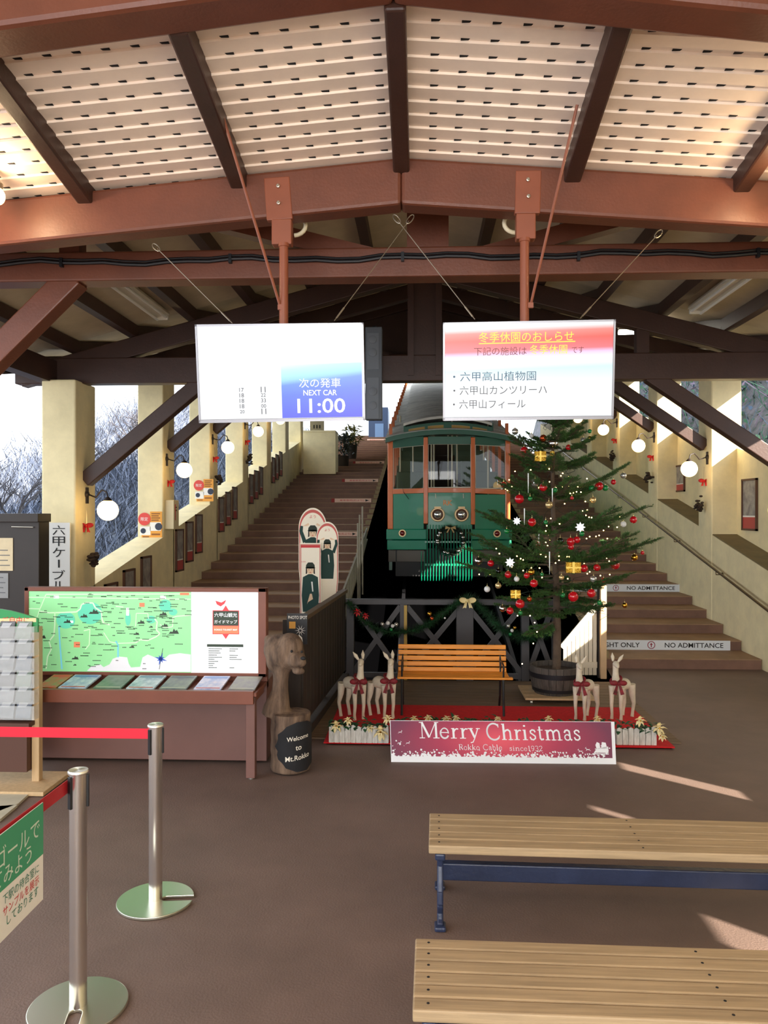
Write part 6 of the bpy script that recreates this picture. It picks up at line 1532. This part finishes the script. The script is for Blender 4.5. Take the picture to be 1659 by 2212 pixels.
car = thing('cable_car', 'green and orange cable car with round headlights standing on its track', 'cable car', (cz(830, 1600).x, CYF, cz(830, 1900).z))
def panel(name, zx0, zy0, zx1, zy1, m, th=.05, dy=0.0, parent=car, bev=.006, sk=(0, 0, 0, 0)):
    a, b, c, d = cz(zx0, zy1+sk[0], dy), cz(zx1, zy1+sk[1], dy), cz(zx1, zy0+sk[2], dy), cz(zx0, zy0+sk[3], dy)
    mb = MB(m); o = Vector((0, th, 0)); mb.hexa([a, b, b+o, a+o, d, c, c+o, d+o]); return obj(name, mb, parent, bevel=bev)
# body panels
panel('front_panel', 160, 915, 527, 1345, M_cg); panel('front_panel', 578, 905, 1092, 1345, M_cg, dy=-.01); panel('front_panel', 1140, 930, 1502, 1345, M_cg)
panel('pillar', 95, 245, 160, 1345, M_co, .08, -.015, bev=.015); panel('pillar', 1502, 250, 1562, 1345, M_co, .08, -.015, bev=.015)
panel('pillar', 525, 245, 578, 1280, M_co, .06, -.03, bev=.012); panel('pillar', 1090, 245, 1142, 1290, M_co, .06, -.03, bev=.012)
panel('sill', 158, 868, 526, 925, M_co, .06, -.02, sk=(0, -12, -15, 0)); panel('sill', 578, 852, 1092, 908, M_co, .06, -.03); panel('sill', 1140, 858, 1502, 915, M_co, .06, -.02, sk=(0, 15, 12, 0))
panel('header', 158, 250, 526, 370, M_cgd, .08, -.01, sk=(5, -30, -15, 0)); panel('header', 578, 235, 1092, 328, M_cgd, .08, -.02); panel('header', 1140, 240, 1502, 335, M_cgd, .08, -.01, sk=(0, 15, 10, 0))
M_trim = mat('window_trim', (196, 190, 170), .4)
for x0_, x1_, t0, t1, b_ in ((160, 526, 372, 340, 868), (578, 1092, 326, 326, 850), (1142, 1502, 336, 352, 860)):
    a, b, c, d = cz(x0_, b_, .02), cz(x1_, b_-6, .02), cz(x1_, t1, .02), cz(x0_, t0, .02)
    w = obj('window', MB(M_glass).add([a, b, c, d], [(0, 1, 2, 3)]), car, norm=False)
    mb = MB(M_trim)
    for p, q in ((a, b), (b, c), (c, d), (d, a)): mb.beam(p, q, .022, .022, Y_)
    obj('window_frame', mb, w)
# roof: shallow side roofs and a raised arched middle, climbing back with the track
RZ = cz(830, 250).z
def roofp(u, Y, lift=0.0):
    xl, xr = cz(75, 0).x, cz(1590, 0).x; x = xl + (xr-xl)*u
    return Vector((x, Y, RZ + .215*(Y-CYF) + .16*math.sin(PI*u)**.8 + lift))
def midp(u, Y):
    xl, xr = P(820 + 285*KX, 900, CYF+.22).x, P(820 + 1345*KX, 900, CYF+.22).x; x = xl + (xr-xl)*u
    return Vector((x, Y, P(820, 900 + 112*KX, CYF+.22).z + .215*(Y-CYF) + .145*math.sin(PI*u)**.9))
nu = 16; mb = MB(M_croof)
def ribs(fn, k0, n, dy, gap, th):
    for k in range(n):
        y0_, y1_ = CYF + k0 + dy*k, CYF + k0 + dy*(k+1) - gap
        vs = []; fs = []
        for i in range(nu+1):
            for y, dz in ((y0_, .0), (y1_, .0), (y1_, -th), (y0_, -th)): vs.append(fn(i/nu, y) + Vector((0, 0, dz)))
        for i in range(nu):
            for j in range(4): fs.append((i*4+j, i*4+(j+1) % 4, (i+1)*4+(j+1) % 4, (i+1)*4+j))
        mb.add(vs, fs)
ribs(roofp, .1, 34, .58, .05, .05); ribs(midp, .22, 33, .58, .05, .05)
roof = obj('roof', mb, car)
for uu in (0, 1):
    mb = MB(M_cgd); a, b = midp(uu, CYF+.3), midp(uu, CYF+19.5); mb.hexa([a - Z_*.34, a + X_*.03 - Z_*.34, b + X_*.03 - Z_*.34, b - Z_*.34, a, a + X_*.03, b + X_*.03, b]); obj('monitor_side', mb, roof)
mb = MB(mat('roof_under', (70, 66, 60), .8)); vs = []
for i in range(nu+1):
    for y in (CYF+.1, CYF+20): vs.append(roofp(i/nu, y) - Z_*.05)
mb.add(vs, [(i*2, i*2+1, i*2+3, i*2+2) for i in range(nu)]); obj('roof_lining', mb, roof, norm=False)
mb = MB(M_cgd); e = [roofp(i/nu, CYF-.02) for i in range(nu+1)]
vs = [p + Z_*.0 for p in e] + [p - Z_*.09 for p in e] + [p + Vector((0, .2, 0)) for p in e] + [p + Vector((0, .2, -.09)) for p in e]; n1 = nu+1
mb.add(vs, [(i, i+1, n1+i+1, n1+i) for i in range(nu)] + [(i, i+1, 2*n1+i+1, 2*n1+i) for i in range(nu)] + [(n1+i, n1+i+1, 3*n1+i+1, 3*n1+i) for i in range(nu)]); obj('eave', mb, car)
# arched clerestory with amber panes
def arch(zx, base): return base - 62*math.sin(PI*(zx-290)/1050)**1.0
M_amber = mat('amber_glass', (176, 140, 70), .2, coat=.3)
mb = MB(M_cgd); xs = [290 + 1050*i/14 for i in range(15)]
for x0_, x1_ in zip(xs, xs[1:]):
    for o0, o1 in ((0, 34), (120, 155)):
        a, b, c, d = [P(820 + x*KX, 900 + y*KX, CYF + .22) for x, y in ((x0_, arch(x0_, 125)+o1), (x1_, arch(x1_, 125)+o1), (x1_, arch(x1_, 125)+o0), (x0_, arch(x0_, 125)+o0))]
        o = Vector((0, .1, 0)); mb.hexa([a, b, b+o, a+o, d, c, c+o, d+o])
cl = obj('clerestory', mb, car)
for x0_, x1_ in ((290, 345), (765, 860), (1285, 1340), (540, 575), (1080, 1110)):
    mb = MB(M_cgd); a, b = P(820 + x0_*KX, 900 + (arch(x0_, 125)+150)*KX, CYF+.215), P(820 + x1_*KX, 900 + (arch(x1_, 125)+5)*KX, CYF+.215); mb.box((a.x, CYF+.215, a.z), (b.x, CYF+.3, b.z)); obj('mullion', mb, cl)
for x0_, x1_ in ((345, 540), (575, 765), (860, 1080), (1110, 1285)):
    mb = MB(M_amber); q = [P(820 + x*KX, 900 + (arch(x, 125)+o_)*KX, CYF+.25) for x, o_ in ((x0_, 130), (x1_, 130), (x1_, 20), (x0_, 20))]; mb.prism(q, (0, .02, 0)); obj('pane', mb, cl)
# bumper, lamps, grille
panel('bumper', 80, 1345, 560, 1470, M_cg, .16, -.10, bev=.015); panel('bumper', 1090, 1345, 1580, 1470, M_cg, .16, -.10, bev=.015)
panel('skirt', 90, 1475, 560, 1590, M_cg, .12, -.05, bev=.01); panel('skirt', 1090, 1475, 1575, 1590, M_cg, .12, -.05, bev=.01)
panel('under_box', 105, 1595, 530, 1735, mat('car_grey_box', (96, 90, 82), .6), .2, .0, bev=.01); panel('under_box', 1110, 1595, 1560, 1735, mat('car_grey_box', (96, 90, 82), .6), .2, .0, bev=.01)
RX = Matrix.Rotation(PI/2, 3, 'X')
M_brass = mat('lamp_ring', (222, 190, 140), .4, metal=.2); M_lens = mat('lamp_lens', (214, 220, 220), .08, metal=.85)
for zx in (693, 977):
    c = cz(zx, 1170, -.02); r = 86*KX*CYF/1700
    hl = obj('headlight', MB(mat('lamp_bowl', (96, 56, 34), .4)).lathe([(r*.9, 0), (r*.86, .06), (r*.5, .03)], 28, c, RX), car, sm=40)
    mb = MB(M_brass); mb.lathe([(r*.74, .055), (r*.78, .085), (r*.92, .085), (r, .06), (r, .0)], 32, c, RX, cap=False); obj('ring', mb, hl, sm=40)
    mb = MB(M_lens); mb.ball(c + Vector((0, -.05, 0)), r*.55, 20, 12, (1, .5, 1)); obj('lens', mb, hl, sm=80)
    mb = MB(M_brass); mb.box(c + Vector((-r*.45, -.07, r*.85)), c + Vector((r*.45, .0, r*1.1))); obj('hood', mb, hl)
for zx, zy in ((272, 1392), (1402, 1397)):
    c = cz(zx, zy, -.10); r = 44*KX*CYF/1700
    ml = obj('marker_light', MB(M_brass).lathe([(r*.7, .03), (r, .03), (r, 0)], 24, c, RX, cap=False), car, sm=40)
    mb = MB(mat('marker_red', (110, 16, 18), .15, coat=.5)); mb.ball(c, r*.72, 16, 10, (1, .5, 1)); obj('lens', mb, ml, sm=80)
mb = MB(mat('emblem_gold', (170, 104, 50), .4, metal=.5)); text(mb, 'RK', cz(815, 1030, -.014), X_, Z_, w=.17); obj('emblem', mb, car, norm=False)
g0, g1 = cz(540, 1280, -.16), cz(1100, 1940, -.16)
gr = obj('grille', MB(M_cg).box((g0.x, g0.y, cz(0, 1770, -.16).z), (g1.x, g0.y+.03, cz(0, 1745, -.16).z)).box((g0.x, g0.y, cz(0, 1500, -.16).z), (g1.x, g0.y+.03, cz(0, 1480, -.16).z)), car)
for k in range(18):
    x = cz(500 + 600*k/17, 0, -.16).x; zt_ = cz(0, 1290 if 540 < 500+600*k/17 else 1600, -.16).z
    mb = MB(M_cg); mb.tube([(x, g0.y+.01, zt_), (x, g0.y-.01, cz(0, 1900, -.16).z), (x, g0.y+.06, cz(0, 1945, -.16).z)], .011, 8); obj('bar', mb, gr, sm=60)
mb = MB(M_blackp); mb.tube([cz(285, 900, -.06), cz(350, 985, -.06)], .006, 6); mb.tube([cz(285, 900, -.06), cz(255, 760, -.05)], .004, 6); obj('wiper', mb, car)
for zx in (668, 1000): mb = MB(M_trim); mb.tube([cz(zx, 920, -.03), cz(zx+3, 975, -.03)], .008, 6); obj('grab_handle', mb, car)
# inside: stepped floor, back wall, poles, side panels
xl, xr = cz(130, 0).x, cz(1530, 0).x; zf = cz(830, 1345).z
mb = MB(M_cint)
for k in range(16): mb.box((xl, CYF + .4 + .55*k, zf - .2), (xr, CYF + .4 + .55*(k+1), zf + .10 + .118*k))
obj('stepped_floor', mb, car)
mb = MB(M_cint); mb.box((xl, CYF+9.2, zf), (xr, CYF+9.3, zf+3.75)); obj('rear_wall', mb, car)
for x in (xl, xr):
    mb = MB(M_cgd); mb.hexa([(x-.03, CYF+.25, zf-.8), (x+.03, CYF+.25, zf-.8), (x+.03, CYF+20, zf+3.3), (x-.03, CYF+20, zf+3.3), (x-.03, CYF+.25, zf+.55), (x+.03, CYF+.25, zf+.55), (x+.03, CYF+20, zf+4.85), (x-.03, CYF+20, zf+4.85)]); obj('side_panel', mb, car)
    for k in range(14):
        Y = CYF + .3 + 1.4*k; mb = MB(M_co); mb.box((x-.03, Y, zf + .215*(Y-CYF) + .4), (x+.03, Y+.1, zf + .215*(Y-CYF) + 1.98)); obj('side_post', mb, car)
for zx, Y in ((620, .8), (650, 2.2), (865, 1.2), (925, 2.6), (820, 4.0), (1290, 1.0), (1420, 2.2), (250, 2.4), (400, 2.8), (1240, 3.8)):
    p = cz(zx, 600); X = p.x*(CYF+Y)/CYF; mb = MB(M_pole); mb.tube([(X, CYF+Y, zf + .1 + .21*Y), (X, CYF+Y, zf + 1.95 + .21*Y)], .016, 8); obj('grab_pole', mb, car, sm=60)
for k in range(5):
    for s in (0, 1):
        Y = CYF + 1.0 + 1.6*k; x0_ = xl+.08 if s == 0 else xr-.75; z = zf + .1 + .215*(Y-CYF)
        mb = MB(mat('car_seat', (70, 84, 62), .8)); mb.box((x0_, Y, z+.25), (x0_+.67, Y+.45, z+.42)); mb.box((x0_, Y+.40, z+.4), (x0_+.67, Y+.48, z+.85)); obj('seat', mb, car, bevel=.03)
mb = MB(M_hoop); 
for e in (xl+.25, xr-.25): mb.beam((e, 9.6, -.8), (e, 37, 4.7), .06, .12)
S(mb, 'trim_rails')
mb = MB(mat('car_bogie', (26, 26, 28), .6)); mb.box((xl+.1, CYF+.15, cz(0, 1900).z), (xr-.1, CYF+3, cz(0, 1600).z+.05)); obj('undercarriage', mb, car)
# wreath on the grille
wc = cz(845, 1480, -.30); R_ = 150*KX*CYF/1700; rr = random.Random(8)
M_wr = mat('wreath_green', (24, 44, 30), .7, vary=.4, scale=9)
t = thing('wreath', 'dark green wreath with silver baubles and a gold bow on the cable car grille', 'wreath', wc)
mb = MB(M_wr)
for i in range(1500):
    a = rr.uniform(0, 2*PI); c = wc + Vector((math.cos(a)*R_, rr.uniform(-.03, .03), math.sin(a)*R_)); d = Vector((rr.gauss(0,1), rr.gauss(0,1)-.3, rr.gauss(0,1))).normalized(); l = rr.uniform(.05, .10); q = d.orthogonal().normalized()*.011
    mb.add([c-q, c+d*l, c+q], [(0,1,2)])
obj('foliage', mb, t, norm=False)
for a in (2.5, 2.75, 3.3, 3.15, 4.25, 4.5, 5.35, 6.1, .25, .6):
    mb = MB(BC['silver']); mb.ball(wc + Vector((math.cos(a)*R_, -.08, math.sin(a)*R_)), .036, 12, 8); obj('bauble', mb, t, sm=80)
p = wc + Vector((0, -.06, R_))
for e in (-1, 1): mb = MB(mat('gold_ribbon', (176, 148, 92), .6)); mb.prism([p, p + Vector((e*.09, 0, .035)), p + Vector((e*.10, 0, -.03))], (0, -.02, 0)); mb.prism([p, p + Vector((e*.03, 0, -.0)), p + Vector((e*.075, 0, -.09)), p + Vector((e*.05, 0, -.09))], (0, -.012, 0)); obj('bow_loop', mb, t)
# dark gable boards that close the roof above the further trusses
mb = MB(M_dark); Yg = COLY[2] + .3; zb_ = tie_z(Yg) + .25; dz = .205*(Yg-9.1)
mb.prism([(-4.7, Yg, zb_), (4.8, Yg, zb_), (4.8, Yg, 4.1 + dz), (.05, Yg, 5.05 + dz), (-4.7, Yg, 4.1 + dz)], (0, .05, 0)); S(mb, 'wall_gable')
# bare trees on the hill
M_bark = mat('bare_bark', (72, 70, 76), .9, vary=.3)
rr = random.Random(31)
def bare_tree(i, x, y, z, h):
    t = thing('bare_tree', ['bare winter tree on the rocky slope beyond the first gap of columns', 'bare winter tree on the slope beyond the second gap of columns', 'bare winter tree on the slope beyond the third gap of columns', 'bare winter tree high on the slope beyond the left eave'][i], 'tree', (x, y, z), 'bare trees on the left slope')
    mb = MB(M_bark)
    def grow(p, d, l, r, lv):
        q = p + d*l; mb.tube([p, (p+q)/2 + Vector((rr.gauss(0,.03),rr.gauss(0,.03),0))*l, q], [r, r*.85, r*.7], 5, cap=False)
        if lv == 0: return
        for k in range(3):
            e = (d + Vector((rr.gauss(0,.5), rr.gauss(0,.5), rr.gauss(.05,.3)))).normalized(); grow(p + (q-p)*rr.uniform(.5, 1), e, l*rr.uniform(.6, .8), r*.62, lv-1)
    grow(Vector((x, y, z)), Vector((rr.gauss(0,.06), 0, 1)).normalized(), h*.33, h*.018, 5)
    obj('branches', mb, t, norm=False)
for i, (x, y, h) in enumerate(((-8.2, 15, 3.4), (-8.6, 19.5, 3.6), (-8.4, 24, 3.4), (-9.2, 13.0, 3.0))):
    bare_tree(i, x, y, left_z((x + 5.6)/-7.4, y) - .2, h)
# shrubs on the right slope
for i, (x, y, c, c2) in enumerate(((8.2, 13.5, (60,96,74), (44,70,66)), (8.8, 16.5, (58,112,88), (40,78,70)), (9.6, 12.2, (96,84,108), (70,76,96)), (8.6, 19.5, (62,100,84), (46,72,72)), (10.5, 14.6, (104,88,112), (66,84,90)), (9.4, 17.8, (90, 96, 100), (60, 92, 80)))):
    z = right_z((x-6.2)/10.8, y) - .3; base = Vector((x, y, z))
    t = thing('slope_shrub', ['green shrub low on the right slope, nearest', 'bright green shrub on the right slope beyond the second column', 'purplish shrub on the right slope above the nearest green one', 'green shrub far along the right slope', 'pale purplish shrub high on the right slope', 'grey-green shrub high on the right slope, farther'][i], 'shrub', base, 'shrubs on the right slope')
    mb = MB(mat('shrub_%d' % i, c, .7, col2=c2, scale=2)); rr = random.Random(40+i)
    for k in range(1500):
        d = Vector((rr.gauss(0,1), rr.gauss(0,1), abs(rr.gauss(0,1)))).normalized(); p = base + Vector((d.x*1.25, d.y*1.25, d.z*1.9))*rr.uniform(.5, 1); q = d.orthogonal().normalized(); q.rotate(Matrix.Rotation(rr.uniform(0, 6), 3, d)); l = rr.uniform(.07, .16)
        mb.add([p - q*l*.4, p + d.cross(q)*l, p + q*l*.4, p - d.cross(q)*l*.6], [(0,1,2,3)])
    obj('foliage', mb, t, norm=False)
    mb = MB(M_bark); mb.tube([base - Z_*.3, base + Z_*.5, base + Vector((.1,.1,1.3))], [.06,.05,.02], 6); obj('stem', mb, t)
